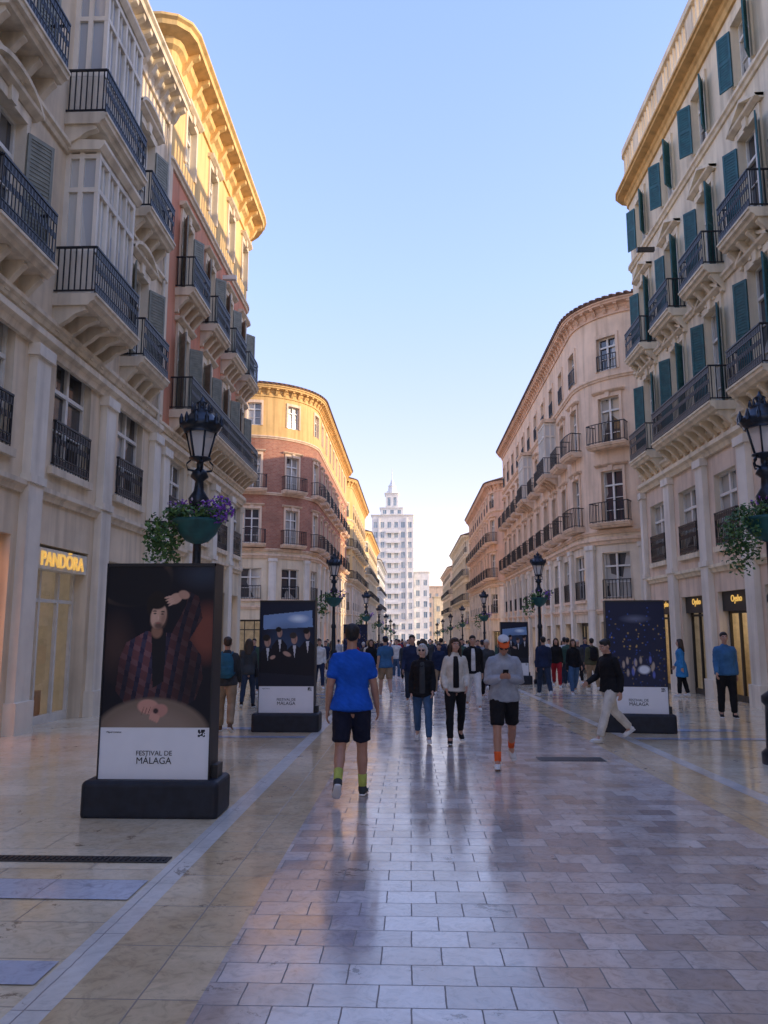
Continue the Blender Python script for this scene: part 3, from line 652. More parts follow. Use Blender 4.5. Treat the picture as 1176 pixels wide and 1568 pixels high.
def paint_group():
    P=Paint(110,160,(.012,.018,.04),1.45)
    P.poly([(.05,.16),(.95,.10),(.97,.30),(.06,.33)],(.22,.36,.60)); P.ell(.7,.2,.22,.06,(.75,.9,1),soft=.8)
    P.ell(.5,.5,.48,.3,(.04,.07,.14),soft=.9)
    for (x,y,s,hc) in ((.14,.46,1.25,.02),(.36,.36,1,.015),(.63,.43,1.2,.05),(.87,.38,1.05,.015)):
        P.poly([(x-.15*s,.98),(x-.14*s,y+.17),(x-.05,y+.09),(x+.05,y+.09),(x+.14*s,y+.16),(x+.15*s,.98)],(.012,.012,.018))
        P.poly([(x-.025,y+.09),(x+.035,y+.09),(x+.01,y+.24)],(.6,.62,.65)); P.ell(x,y+.01,.052*s,.06*s,(.45,.28,.21),soft=.2); P.ell(x-.02,y-.03,.06*s,.035*s,(hc,hc*.8,hc*.7),soft=.2); P.ell(x+.02,y+.02,.02,.05,(.2,.11,.08),soft=.8,al=.6)
    P.ell(.5,.62,.09,.03,(.5,.32,.24),rot=.4,soft=.3); P.ell(.24,.66,.06,.025,(.5,.32,.24),rot=-.4,soft=.3)
    P.poly([(.0,.84),(1,.88),(1,1),(.0,1)],(.02,.022,.035)); return P
def paint_night():
    P=Paint(110,160,(.010,.016,.05),1.45); r=P.rng
    for k in range(150):
        x,y=r.random(),r.random()**.6; P.ell(x,y,.01+.012*r.random(),.007+.01*r.random(),(.05,.14,.6) if k%3 else (.8,.55,.15),soft=.8,al=.8)
    P.ell(.5,.2,.3,.06,(.3,.33,.45),soft=.9,al=.5)
    P.poly([(.0,.66),(1,.6),(1,1),(0,1)],(.02,.025,.06),.6)
    for k in range(16): P.ell(.1+.8*r.random(),.68+.22*r.random(),.03,.055,(.5,.4,.3) if k%2 else (.12,.16,.5),soft=.5)
    P.ell(.62,.8,.12,.06,(.8,.83,.87),soft=.4); return P
def stand(name,x,y,P,w=1.04,rot=0,h_img=1.52,h_card=.49,bw=1.28,bh=.33):
    g=G(y); B=Batch(); d=.3
    zb=bh-.02; zt=zb+h_img+h_card
    B.wbox('black',-w/2-.012,w/2+.012,.004,d,zb,zt+.03)
    B.wbox('black',-w/2-.012,-w/2,-.02,.004,zb,zt+.03); B.wbox('black',w/2,w/2+.012,-.02,.004,zb,zt+.03); B.wbox('black',-w/2-.012,w/2+.012,-.02,.004,zt,zt+.03)
    B.wbox('card_w',-w/2,w/2,-.006,.002,zb+.01,zb+h_card)
    B.wbox('card_w',-w/2,w/2,d,d+.006,zb+.01,zb+h_card)
    B.wbox('black',w/2+.012,w/2+.07,.06,d-.04,zb-.02,zb+.14)
    e=B.finish(name,(x,y,g),local=True,rot=rot)
    bb=Batch(); bb.wbox('base_navy',-bw/2,bw/2,-.12,.42,-.02,bh)
    me=bpy.data.meshes.new('base'); V,F=bb.d['base_navy']; me.from_pydata(V,[],F); me.materials.append(MATS['base_navy'])
    o=bpy.data.objects.new('base',me); sc.collection.objects.link(o); o.parent=e; md=o.modifiers.new('b','BEVEL'); md.width=.05; md.segments=4
    for yy,flip in ((-.009,1),(d+.003,-1)):
        hh,ww=P.h,P.w; xs=np.linspace(-w/2,w/2,ww+1)*flip; zs=np.linspace(zt,zb+h_card,hh+1)
        vs=[(a,yy,z) for z in zs for a in xs]; fs=[(j*(ww+1)+i,j*(ww+1)+i+1,(j+1)*(ww+1)+i+1,(j+1)*(ww+1)+i) for j in range(hh) for i in range(ww)]
        me=bpy.data.meshes.new('print'); me.from_pydata(vs,[],fs)
        ca=me.color_attributes.new('Col','FLOAT_COLOR','CORNER')
        col=np.ones((hh*ww,4,4)); col[:,:,:3]=P.img.reshape(-1,1,3); ca.data.foreach_set('color',col.astype(np.float32).ravel())
        me.materials.append(MATS['poster_paint']); o=bpy.data.objects.new('printed_picture',me); sc.collection.objects.link(o); o.parent=e
    bpy.context.view_layer.update()
    def tx(s,size,lx,lz):
        o=text(s,size,'ink',(lx,-.009,lz),RF,e,.001); o.matrix_parent_inverse=Matrix.Identity(4)
    tx('FESTIVAL DE',.062,0,zb+.235); tx('MÁLAGA',.084,0,zb+.16); tx('Miguel romance',.022,-w/2+.13,zb+.44)
    q=Batch()
    for i in range(7):
        for j in range(7):
            if random.random()<.6 or (i in(0,6) and j in (0,6)): q.wbox('ink',w/2-.11+i*.0095,w/2-.11+i*.0095+.0094,-.0085,-.0062,zb+h_card-.085+j*.0095,zb+h_card-.085+j*.0095+.0094)
    V,F=q.d['ink']; me=bpy.data.meshes.new('code'); me.from_pydata(V,[],F); me.materials.append(MATS['ink']); o=bpy.data.objects.new('code',me); sc.collection.objects.link(o); o.parent=e
    return e
PG,PN=paint_group(),paint_night()
stand('poster_display_stand',-2.41,7.40,paint_portrait())
stand('poster_display_stand',-2.25,14.2,PG,w=1.0,bw=1.22)
stand('poster_display_stand',4.1,14.3,PN,w=1.02,bw=1.25,rot=rad(-8))
stand('poster_display_stand',4.0,30,PG,w=1.02); stand('poster_display_stand',-2.4,34,PN,w=1.02)

# ------------------------------------------------------------------ people
def cloth(name,c,rough=.85,fold=.5): 
    if name in MATS: return name
    m,t,b=newmat(name); v=objco(t); n1=nd(t,'ShaderNodeTexNoise',Scale=7.0,Detail=3.0); L(t,v,n1.inputs['Vector'])
    col=ramp(t,n1.outputs['Fac'],[(.3,tuple(x*.75 for x in c)),(.7,tuple(min(1,x*1.15) for x in c))]); L(t,col,b.inputs['Base Color'])
    b.inputs['Roughness'].default_value=rough; b.inputs['Specular IOR Level'].default_value=.25
    n2=nd(t,'ShaderNodeTexNoise',Scale=16.0,Detail=2.0,Distortion=1.0); L(t,v,n2.inputs['Vector'])
    bp=nd(t,'ShaderNodeBump',Strength=.35,Distance=.02); L(t,n2.outputs['Fac'],bp.inputs['Height']); L(t,bp.outputs['Normal'],b.inputs['Normal'])
    return name
def skinmat(name,c):
    m,t,b=newmat(name); v=objco(t); n1=nd(t,'ShaderNodeTexNoise',Scale=14.0,Detail=3.0); L(t,v,n1.inputs['Vector'])
    col=ramp(t,n1.outputs['Fac'],[(.3,(c[0]*.88,c[1]*.8,c[2]*.78)),(.7,c)]); L(t,col,b.inputs['Base Color']); b.inputs['Roughness'].default_value=.5
skinmat('skin',(.52,.31,.22)); skinmat('skin_t',(.46,.25,.165)); skinmat('skin_l',(.62,.41,.31))
plain('eye_w',(.7,.68,.65),.2,vary=.02); plain('eye_d',(.02,.012,.01),.2); plain('lip',(.42,.16,.13),.5)
for n_,c in dict(hair_b=(.012,.010,.009),hair_br=(.05,.03,.018),hair_g=(.52,.50,.47),hair_bl=(.3,.2,.1)).items():
    m,t,b=newmat(n_); v=objco(t,(60,60,9)); n1=nd(t,'ShaderNodeTexNoise',Scale=2.0,Detail=3.0); L(t,v,n1.inputs['Vector'])
    col=ramp(t,n1.outputs['Fac'],[(.3,tuple(x*.5 for x in c)),(.7,tuple(x*1.4 for x in c))]); L(t,col,b.inputs['Base Color']); b.inputs['Roughness'].default_value=.6
    bp=nd(t,'ShaderNodeBump',Strength=.8,Distance=.006); L(t,n1.outputs['Fac'],bp.inputs['Height']); L(t,bp.outputs['Normal'],b.inputs['Normal'])
def tube(pts,rs,side=(1,0,0),n=14):
    pts=[Vector(p) for p in pts]; rs=[(r,r) if not isinstance(r,tuple) else r for r in rs]; vs=[];fs=[]; rings=[]
    def frame(i):
        a=pts[max(0,i-1)]; b_=pts[min(len(pts)-1,i+1)]; t=(b_-a).normalized(); u=Vector(side)-Vector(side).dot(t)*t
        if u.length<1e-3: u=t.orthogonal()
        u.normalize(); return t,u,t.cross(u)
    def ring(c,u,w,a,b_): rings.append([c+u*a*math.cos(2*math.pi*k/n)+w*b_*math.sin(2*math.pi*k/n) for k in range(n)])
    t,u,w=frame(0); a,b_=rs[0]; m=min(a,b_,.05)
    start=pts[0]-t*m*.55
    ring(pts[0]-t*m*.42,u,w,a*.62,b_*.62)
    for i in range(len(pts)):
        t,u,w=frame(i); ring(pts[i],u,w,*rs[i])
    a,b_=rs[-1]; m=min(a,b_,.05); ring(pts[-1]+t*m*.42,u,w,a*.62,b_*.62); end=pts[-1]+t*m*.55
    for r in rings: vs+=r
    for k in range(len(rings)-1):
        for i in range(n):
            j=(i+1)%n; fs.append((k*n+i,k*n+j,(k+1)*n+j,(k+1)*n+i))
    vs.append(start); vs.append(end); N=len(vs)
    for i in range(n):
        j=(i+1)%n; fs.append((N-2,j,i)); fs.append((N-1,(len(rings)-1)*n+i,(len(rings)-1)*n+j))
    return vs,fs
def ellip(c,r,n=14,m=9):
    vs=[Vector((c[0],c[1],c[2]-r[2]))];fs=[]
    for k in range(1,m):
        th=math.pi*k/m
        for i in range(n):
            a=2*math.pi*i/n; vs.append(Vector((c[0]+r[0]*math.sin(th)*math.cos(a),c[1]+r[1]*math.sin(th)*math.sin(a),c[2]-r[2]*math.cos(th))))
    vs.append(Vector((c[0],c[1],c[2]+r[2]))); T=len(vs)-1
    for i in range(n):
        j=(i+1)%n; fs.append((0,1+j,1+i)); fs.append((T,1+(m-2)*n+i,1+(m-2)*n+j))
        for k in range(m-2): fs.append((1+k*n+i,1+k*n+j,1+(k+1)*n+j,1+(k+1)*n+i))
    return vs,fs
class Lay:
    def __init__(s): s.V=[];s.F=[]
    def add(s,vf,tf=None):
        v,f=vf; o=len(s.V); s.V+= [tf(x) for x in v] if tf else v; s.F+=[tuple(i+o for i in q) for q in f]
def solid(lay,mat,voxel,sm,wr,k,seed,remesh=True):
    me=bpy.data.meshes.new('tmp'); me.from_pydata([tuple(v) for v in lay.V],[],lay.F)
    if remesh:
        ob=bpy.data.objects.new('tmp',me); sc.collection.objects.link(ob)
        md=ob.modifiers.new('r','REMESH'); md.mode='VOXEL'; md.voxel_size=voxel; md.use_smooth_shade=True
        if sm: m2=ob.modifiers.new('s','SMOOTH'); m2.factor=.5; m2.iterations=sm
        dg=bpy.context.evaluated_depsgraph_get(); me2=bpy.data.meshes.new_from_object(ob.evaluated_get(dg)); bpy.data.objects.remove(ob); me=me2
        if wr:
            n=len(me.vertices); co=np.empty(n*3); me.vertices.foreach_get('co',co); nr=np.empty(n*3); me.vertex_normals.foreach_get('vector',nr)
            co=co.reshape(-1,3); nr=nr.reshape(-1,3)
            d=np.array([noise.noise(Vector((c[0]*7+seed,c[1]*7,c[2]*6)))*.5+ abs(noise.noise(Vector((c[0]*9+seed,c[1]*9,c[2]*24+c[0]*18)))) for c in co])
            co+=nr*(d*wr)[:,None]; me.vertices.foreach_set('co',co.ravel())
    me.transform(Matrix.Scale(k,4)); me.polygons.foreach_set('use_smooth',[True]*len(me.polygons)); me.materials.clear(); me.materials.append(MATS[mat]); return me
LEGR=[(0,.080),(.15,.088),(.4,.082),(.7,.068),(1.0,.055),(1.15,.052),(1.35,.056),(1.7,.042),(2.0,.036)]
ARMR=[(0,.046),(.15,.050),(.4,.047),(.7,.042),(1.0,.038),(1.25,.040),(1.6,.032),(2.0,.025)]
def interp(T,x):
    for (a,u),(b_,v) in zip(T,T[1:]):
        if a<=x<=b_: return u+(v-u)*(x-a)/(b_-a)
    return T[-1][1]
def limb(J,T,frac,fat=0,hem=0,start=0,mul=1):
    ts=[t for t,_ in T if start<=t<frac-.03]+[frac]; 
    if start>0: ts=[start]+[t for t in ts if t>start+.03]
    P=[];R=[]
    for t in ts:
        P.append(J[0].lerp(J[1],t) if t<=1 else J[1].lerp(J[2],t-1)); R.append(max(interp(T,t)*mul+fat,hem*min(1,.55+t)))
    return P,R
def person(name,x,y,head,H=1.72,legs=((20,5,0),(-18,20,25)),arms=((-15,8,15,0),(15,8,20,0)),lean=2,hp=0,hy=0,top='c_navy',bottom='c_jeans',shoes='c_white',
           tk='jacket',bk='trousers',hair='hair_b',hs='short',skin='skin',fem=False,hi=False,fat=1.0,extra=None,inner=None,socks=None,abd=3,sole='eye_w',dz=0):
    k=H/1.75; parts=[]; sw=.150 if fem else .176
    hl=rad(lean)
    def TL(v):
        v=Vector(v); 
        if v.z>.95: v.y+=(v.z-.95)*math.tan(hl)
        return v
    J={}
    low=9
    for i,sd in enumerate((-1,1)):
        a,kn,fp=legs[i][:3]; a1=rad(a); a2=rad(a-kn); hip=Vector((sd*.086,0,.92)); ab=math.sin(rad(abd))
        kneeP=hip+Vector((sd*ab,math.sin(a1),-math.cos(a1))).normalized()*.43; ank=kneeP+Vector((sd*ab*.3,math.sin(a2),-math.cos(a2))).normalized()*.41
        f=Vector((sd*.12,math.cos(rad(fp)),-math.sin(rad(fp)))).normalized(); dn=Vector((0,-math.sin(rad(fp)),-math.cos(rad(fp))))
        J[('leg',sd)]=(hip,kneeP,ank); J[('ft',sd)]=(f,dn)
        low=min(low,(ank+dn*.092-f*.06).z,(ank+dn*.092+f*.2).z)
    for i,sd in enumerate((-1,1)):
        A=arms[i]; S=TL((sd*(sw-.012),-.01,1.395))
        if len(A)==2: E,W=Vector(A[0]),Vector(A[1])
        else:
            a,ab,el,inw=A; a1=rad(a);b1=rad(ab)
            E=S+Vector((sd*math.sin(b1),math.sin(a1)*math.cos(b1),-math.cos(a1)*math.cos(b1)))*.29
            W=E+Vector((sd*(math.sin(b1)*.6-inw),math.sin(a1+rad(el)),-math.cos(a1+rad(el)))).normalized()*.25
        J[('arm',sd)]=(S,E,W)
    fw=fat*(.93 if fem else 1)
    F1=fem
    TOR=[(.80,.10,.075,-.005),(.86,.155,.10,-.01),(.93,.168,.110,-.015),(1.02,.150,.100,-.002),(1.10,.124 if F1 else .140,.092,.006),(1.2,.132 if F1 else .148,.098,.008),(1.30,.146 if F1 else .162,.110,.004),(1.37,.142 if F1 else .160,.100,-.004),(1.41,.122 if F1 else .138,.084,-.008),(1.445,.088 if F1 else .098,.066,-.012),(1.475,.060,.055,-.012)]
    def torso(z0,z1,f,flare=0):
        P=[];R=[]
        zs=sorted({z for z,*_ in TOR if z0<z<z1}|{z0,z1})
        for z in zs:
            q=[interp([(t[0],t[i]) for t in TOR],max(z,.93)) for i in (1,2,3)]
            s=max(0,(1.08-z))*flare; ff=f if z<1.35 else f*max(.35,(1.5-z)/.15)
            P.append(TL((0,q[2],z))); R.append((q[0]*fw+ff+s,q[1]*fat+ff+s))
        return P,R
    vb=.0065 if hi else .016
    piv=Vector((0,-.012,1.52)); Mh=Matrix.Rotation(rad(hy),4,'Z')@Matrix.Rotation(-rad(hp),4,'X')
    def hd(v): return TL(piv)+ (Mh@(Vector(v)-piv))
    b=Lay()
    P=[TL((0,t[3],t[0])) for t in TOR]; b.add(tube(P,[(t[1]*fw*(.86 if t[0]<1.35 else .97),t[2]*fat*(.82 if t[0]<1.35 else .97)) for t in TOR]))
    b.add(tube([TL((0,-.012,1.43)),hd((0,-.008,1.50)),hd((0,.0,1.57))],[.060,.053 if not fem else .046,.050]))
    for sd in (-1,1):
        P,R=limb(J[('leg',sd)],LEGR,2.0,mul=fat**.6)
        if bk!='shorts': R=[r*.85 for r in R]
        else: R=[r*(.85 if i<3 else 1) for i,r in enumerate(R)]
        b.add(tube(P,R))
        P,R=limb(J[('arm',sd)],ARMR,2.0,mul=(.86 if fem else 1)*fat**.6); b.add(tube([TL((sd*.07,-.012,1.41))]+P,[.045]+R))
        f,dn=J[('ft',sd)]; an=J[('leg',sd)][2]; b.add(tube([an,an+f*.06+dn*.045,an+f*.13+dn*.065],[.036,.036,.028]))
    b.add(ellip((0,-.012,1.662),(.075,.094,.088)),hd); b.add(ellip((0,.024,1.605),(.060,.068,.084)),hd); b.add(ellip((0,.062,1.537),(.028,.026,.022)),hd)
    b.add(tube([(0,.088,1.652),(0,.102,1.632),(0,.110,1.612)],[.010,.013,.016]),hd); b.add(tube([(-.045,.074,1.664),(0,.086,1.662),(.045,.074,1.664)],[.011,.012,.011],side=(0,0,1)),hd)
    for sd in (-1,1): b.add(ellip((sd*.077,-.005,1.628),(.012,.02,.032)),hd); b.add(ellip((sd*.038,.060,1.60),(.024,.022,.026)),hd)
    b.add(ellip((0,.088,1.573),(.026,.012,.012)),hd)
    H_=Lay()
    for sd in (-1,1):
        S,E,W=J[('arm',sd)]; d=(W-E).normalized(); pn=Vector((-sd,.1,0)); 
        if extra=='phone': pn=Vector((-sd*.5,-.3,.9))
        pn=(pn-pn.dot(d)*d).normalized(); w=d.cross(pn)
        if w.dot(Vector((0,1,.4)))<0: w=-w
        HL=b if hi else H_
        HL.add(tube([W-d*.01,W+d*.03,W+d*.065,W+d*.088],[(.026,.02),(.034,.018),(.041,.016),(.038,.013)],side=w,n=10))
        for off,ln in ((.031,.066),(.0105,.074),(-.0105,.069),(-.0305,.054)):
            q=W+d*.084+w*off; pts=[q]; c=.28 if extra!='phone' else .55
            for s_,an_ in ((.45,c),(.30,c*2.2),(.25,c*3.2)): 
                q=q+(d*math.cos(an_)+pn*math.sin(an_))*ln*s_; pts.append(q)
            HL.add(tube(pts,[.0098,.009,.0085,.0075],side=w,n=8))
        q=W+d*.022+w*.026; dd=(d*.72+w*.55+pn*.4).normalized(); HL.add(tube([q,q+dd*.035,q+dd*.035+(d*.9+pn*.4+w*.1).normalized()*.03],[.013,.011,.009],side=pn,n=8))
    parts.append(('body',solid(b,skin,vb,2 if hi else 3,0,k,0)))
    if not hi: parts.append(('hands',solid(H_,skin,0,0,0,k,0,False)))
    e=Lay(); d=Lay(); l=Lay(); h=Lay()
    for sd in (-1,1):
        e.add(ellip((sd*.031,.0815,1.641),(.0125,.009,.0075),10,6),hd); d.add(ellip((sd*.031,.0885,1.641),(.0055,.0035,.0055),8,5),hd)
        h.add(tube([(sd*.017,.092,1.661),(sd*.034,.089,1.665),(sd*.05,.077,1.659)],[.0042,.0045,.003],side=(0,0,1),n=6),hd)
    l.add(tube([(-.022,.088,1.573),(0,.099,1.575),(.022,.088,1.573)],[(.004,.006)]*3,side=(0,0,1),n=6),hd)
    parts+=[('eyes',solid(e,'eye_w',0,0,0,k,0,False)),('pupils',solid(d,'eye_d',0,0,0,k,0,False)),('lips',solid(l,'lip',0,0,0,k,0,False)),('eyebrows',solid(h,hair,0,0,0,k,0,False))]
    hr=Lay()
    if hs!='bald':
        hr.add(ellip((0,-.020,1.678),(.081,.096,.085)),hd); hr.add(ellip((0,-.036,1.645),(.074,.072,.072)),hd)
        hr.add(ellip((0,.035,1.722),(.055,.045,.03)),hd)
        if hs=='long':
            hr.add(tube([hd((0,-.05,1.68)),hd((0,-.07,1.58)),TL((0,-.085,1.47)),TL((0,-.115,1.36))],[(.085,.06),(.095,.055),(.10,.045),(.07,.03)]))
            for sd in (-1,1): hr.add(tube([hd((sd*.07,-.01,1.68)),hd((sd*.082,.0,1.6)),TL((sd*.09,-.01,1.5)),TL((sd*.10,.02,1.42))],[.03,.03,.028,.016]))
        if hs=='bob':
            hr.add(tube([hd((0,-.04,1.68)),hd((0,-.055,1.6)),hd((0,-.055,1.545))],[(.088,.07),(.092,.06),(.075,.045)]))
            for sd in (-1,1): hr.add(tube([hd((sd*.07,.01,1.69)),hd((sd*.083,.005,1.62)),hd((sd*.078,.0,1.565))],[.028,.026,.018]))
        if hs=='bun': hr.add(ellip((0,-.12,1.70),(.035,.035,.035)),hd)
        parts.append(('hair',solid(hr,hair,.009 if hi else .018,1,.006,k,3)))
    bt=Lay(); fr_=dict(trousers=1.93,jeans=1.93,shorts=.84)[bk]; ff=dict(trousers=.018,jeans=.012,shorts=.020)[bk]
    P,R=torso(.90,1.02,.004); bt.add(tube(P,R))
    bt.add(tube([Vector((0,-.008,.85)),Vector((0,-.01,.95))],[(.120*fat,.095*fat),(.160*fw,.106*fat)]))
    for sd in (-1,1):
        P,R=limb(J[('leg',sd)],LEGR,fr_,ff,hem={'trousers':.064,'jeans':.054,'shorts':.094}[bk],mul=fat**.6); bt.add(tube(P,R))
    parts.append((bk,solid(bt,bottom,.010 if hi else .018,2,.008,k,5)))
    tp=Lay(); z0,tf,sf,slv=dict(tshirt=(.88,.014,.014,.66),shirt=(.87,.014,.010,1.85),hoodie=(.87,.026,.020,1.93),jacket=(.87,.024,.018,1.95),coat=(.60,.028,.020,1.95),puffer=(.82,.036,.026,1.95))[tk]
    fl_={'tshirt':.16,'shirt':.14,'hoodie':.10,'jacket':.12,'coat':.10,'puffer':.06}[tk]
    P,R=torso(z0,1.475,tf,fl_)
    if tk in('hoodie',): R[0]=(R[0][0]-.014,R[0][1]-.012)
    if tk=='puffer':
        P2=[];R2=[]
        for i in range(14):
            z=z0+(1.44-z0)*i/13; q=[interp([(t[0],t[j]) for t in TOR],max(z,.93)) for j in (1,2,3)]; u=.008 if i%2 else -.004; s=max(0,1.08-z)*fl_; f2=tf if z<1.35 else tf*.7
            P2.append(TL((0,q[2],z))); R2.append((q[0]*fw+f2+u+s,q[1]*fat+f2+u+s))
        P,R=P2,R2
    tp.add(tube(P,R,n=20))
    for sd in (-1,1):
        P,R=limb(J[('arm',sd)],ARMR,slv,sf,hem=.066 if tk=='tshirt' else .036,mul=fat**.6*(.88 if fem else 1)); tp.add(tube([TL((sd*.075,-.012,1.412))]+P,[R[0]*.86]+R))
    if tk!='tshirt': tp.add(tube([TL((0,-.012,1.44)),TL((0,-.014,1.495))],[(.078,.072),(.066,.064)]))
    if tk=='hoodie': tp.add(tube([TL((-.09,-.06,1.45)),TL((0,-.115,1.465)),TL((.09,-.06,1.45))],[.032,.046,.032],side=(0,0,1)))
    parts.append((tk,solid(tp,top,.010 if hi else .018,2,.009,k,1)))
    if inner:
        q=Lay(); pts=[];rs=[]
        for z,wd in ((z0+.06,.05),(1.05,.052),(1.15,.05),(1.25,.048),(1.33,.046),(1.39,.042),(1.44,.036)):
            t_=[interp([(t[0],t[i]) for t in TOR],max(z,.93)) for i in (2,3)]; s=max(0,1.08-z)*fl_; f2=tf if z<1.35 else tf*max(.35,(1.5-z)/.15)
            pts.append(TL((0,t_[0]*fat+t_[1]+f2+s+.002,z))); rs.append((wd,.012))
        q.add(tube(pts,rs)); parts.append(('inner_shirt',solid(q,inner,0,0,0,k,0,False)))
    sh=Lay(); so=Lay(); sk=Lay()
    for sd in (-1,1):
        f,dn=J[('ft',sd)]; an=J[('leg',sd)][2]
        sh.add(tube([an-f*.045+dn*.05,an+f*.02+dn*.045,an+f*.10+dn*.055,an+f*.165+dn*.064],[(.036,.036),(.041,.042),(.047,.03),(.040,.021)],n=12)); sh.add(tube([an+dn*.0,an+dn*.045],[.045,.046]))
        so.add(tube([an-f*.06+dn*.082,an+f*.03+dn*.082,an+f*.12+dn*.082,an+f*.185+dn*.08],[(.034,.012),(.040,.012),(.049,.012),(.036,.010)],n=12))
        if socks: P,R=limb(J[('leg',sd)],LEGR,2.0,.006,start=1.7); sk.add(tube(P,R))
    parts+=[('shoes',solid(sh,shoes,.009 if hi else .016,1,0,k,0)),('soles',solid(so,sole,0,0,0,k,0,False))]
    if socks: parts.append(('socks',solid(sk,socks,0,0,0,k,0,False)))
    if extra=='backpack' or extra=='backpack_b':
        q=Lay(); q.add(tube([TL((0,-.20,1.02)),TL((0,-.215,1.12)),TL((0,-.21,1.3)),TL((0,-.18,1.43))],[(.12,.065),(.145,.085),(.14,.08),(.10,.05)])); q.add(tube([TL((0,-.28,1.06)),TL((0,-.285,1.2))],[(.10,.03),(.10,.03)]))
        for sd in (-1,1): q.add(tube([TL((sd*.09,-.13,1.43)),TL((sd*.10,-.01,1.475)),TL((sd*.10,.115,1.39)),TL((sd*.12,.13,1.25)),TL((sd*.15,.0,1.1)),TL((sd*.12,-.15,1.05))],[.018]*6))
        parts.append(('backpack',solid(q,'c_teal' if extra=='backpack' else 'c_black',.012,1,.004,k,0)))
    if extra=='bag':
        q=Lay(); q.add(tube([TL((.21,.0,.80)),TL((.21,.0,.98))],[(.05,.12),(.045,.11)])); q.add(tube([TL((.21,.0,1.0)),TL((.19,.02,1.3)),TL((.12,-.0,1.46)),TL((.0,-.06,1.48)),TL((-.02,-.1,1.4))],[.012]*5)); parts.append(('handbag',solid(q,'c_black',.012,1,0,k,0)))
    if extra=='phone':
        q=Lay(); W1,W2=J[('arm',-1)][2],J[('arm',1)][2]; c=(W1+W2)/2+Vector((0,.075,.06))
        M=Matrix.Rotation(rad(40),3,'X'); vs=[c+M@Vector((a*.036,b_*.076,z*.005)) for a in(-1,1) for b_ in (-1,1) for z in (-1,1)]; q.add((vs,[(0,1,3,2),(4,6,7,5),(0,4,5,1),(2,3,7,6),(0,2,6,4),(1,5,7,3)]))
        parts.append(('phone',solid(q,'c_black',0,0,0,k,0,False)))
    if extra in('phone','cap'):
        q=Lay(); q.add(ellip((0,-.012,1.695),(.085,.100,.07)),hd); q.add(tube([(0,.05,1.70),(0,.12,1.695),(0,.15,1.685)],[(.075,.012),(.07,.008),(.045,.006)]),hd) 
        parts.append(('visor_cap',solid(q,'c_orange' if extra=='phone' else 'c_navy',.009,0,0,k,0)))
        if extra=='phone':
            q=Lay(); q.add(ellip((0,-.014,1.725),(.08,.094,.05)),hd); parts.append(('cap_crown',solid(q,'c_lgrey',.009,0,0,k,0)))
    if extra=='glasses' or extra=='phone':
        q=Lay()
        for sd in (-1,1): q.add(ellip((sd*.031,.094,1.642),(.025,.006,.019),10,6),hd); q.add(tube([(sd*.055,.088,1.648),(sd*.08,.02,1.645)],[.003,.003],n=5),hd)
        q.add(tube([(-.01,.1,1.645),(.01,.1,1.645)],[.003,.003],n=5),hd); parts.append(('sunglasses',solid(q,'black',0,0,0,k,0,False)))
    e=bpy.data.objects.new(name,None); sc.collection.objects.link(e); e.location=(x,y,G(y)-low*k+.008+dz); e.rotation_euler=(0,0,rad(head)); e['low']=low*k
    for nm,me in parts:
        o=bpy.data.objects.new(nm,me); sc.collection.objects.link(o); o.parent=e
    return e
for n_,c in dict(c_blue=(.012,.10,.52),c_navyS=(.012,.014,.03),c_navy=(.02,.03,.07),c_black=(.012,.012,.014),c_jeans=(.06,.12,.22),c_jeansd=(.03,.045,.08),c_white=(.70,.69,.66),c_grey=(.36,.38,.42),c_lgrey=(.55,.55,.55),c_khaki=(.33,.23,.14),
    c_teal=(.03,.12,.18),c_orange=(.75,.12,.03),c_lime=(.5,.55,.12),c_brown=(.14,.08,.05),c_red=(.35,.02,.03),c_denim=(.05,.15,.3),c_bcoat=(.04,.22,.48),c_dgrey=(.05,.055,.06),c_olive=(.09,.09,.05),c_cream=(.66,.61,.52),c_pink=(.5,.25,.25),c_grn=(.05,.1,.08)).items(): cloth(n_,c)
person('man_in_blue_tshirt',-.62,8.3,2,1.77,legs=((-12,38,42),(10,6,0)),arms=((-8,12,18,.02),(6,14,14,.02)),top='c_blue',bottom='c_navyS',shoes='c_dgrey',tk='tshirt',bk='shorts',skin='skin_t',hi=True,fat=1.08,socks='c_lime')
person('woman_in_black_puffer_jacket',.2,12.7,176,1.55,legs=((14,4,-8),(-14,22,28)),arms=((6,10,35,.1),(-8,12,25,.1)),top='c_black',bottom='c_jeans',shoes='c_white',tk='puffer',bk='jeans',hair='hair_g',hs='bob',skin='skin_l',fem=True,hi=True,extra='glasses',inner='c_dgrey',hy=-8)
person('woman_in_white_jacket',.72,12.6,183,1.65,legs=((-14,24,28),(13,4,-6)),arms=((4,10,45,.2),(-5,14,40,.3)),top='c_cream',bottom='c_black',shoes='c_black',tk='jacket',bk='jeans',hair='hair_br',hs='long',skin='skin',fem=True,hi=True,inner='c_black',hy=10)
person('man_in_grey_hoodie',1.22,10.3,178,1.68,legs=((-14,30,30),(14,6,-6)),arms=((( -.215,.04,1.13),(-.055,.24,1.19)),((.215,.04,1.13),(.055,.24,1.19))),top='c_grey',bottom='c_black',shoes='c_white',tk='hoodie',bk='shorts',skin='skin_t',hi=True,fat=1.05,extra='phone',hp=32,socks='c_orange')
person('man_in_black_jacket',3.25,12.95,112,1.68,legs=((24,4,-8),(-22,26,30)),arms=((-18,8,25,0),(18,8,45,.2)),top='c_black',bottom='c_cream',shoes='c_white',tk='jacket',bk='trousers',hair='hair_b',hi=True,hp=18)
person('man_with_backpack',-3.3,14.0,8,1.68,legs=((14,5,0),(-14,25,25)),top='c_dgrey',bottom='c_khaki',shoes='c_brown',tk='jacket',hair='hair_br',extra='backpack')
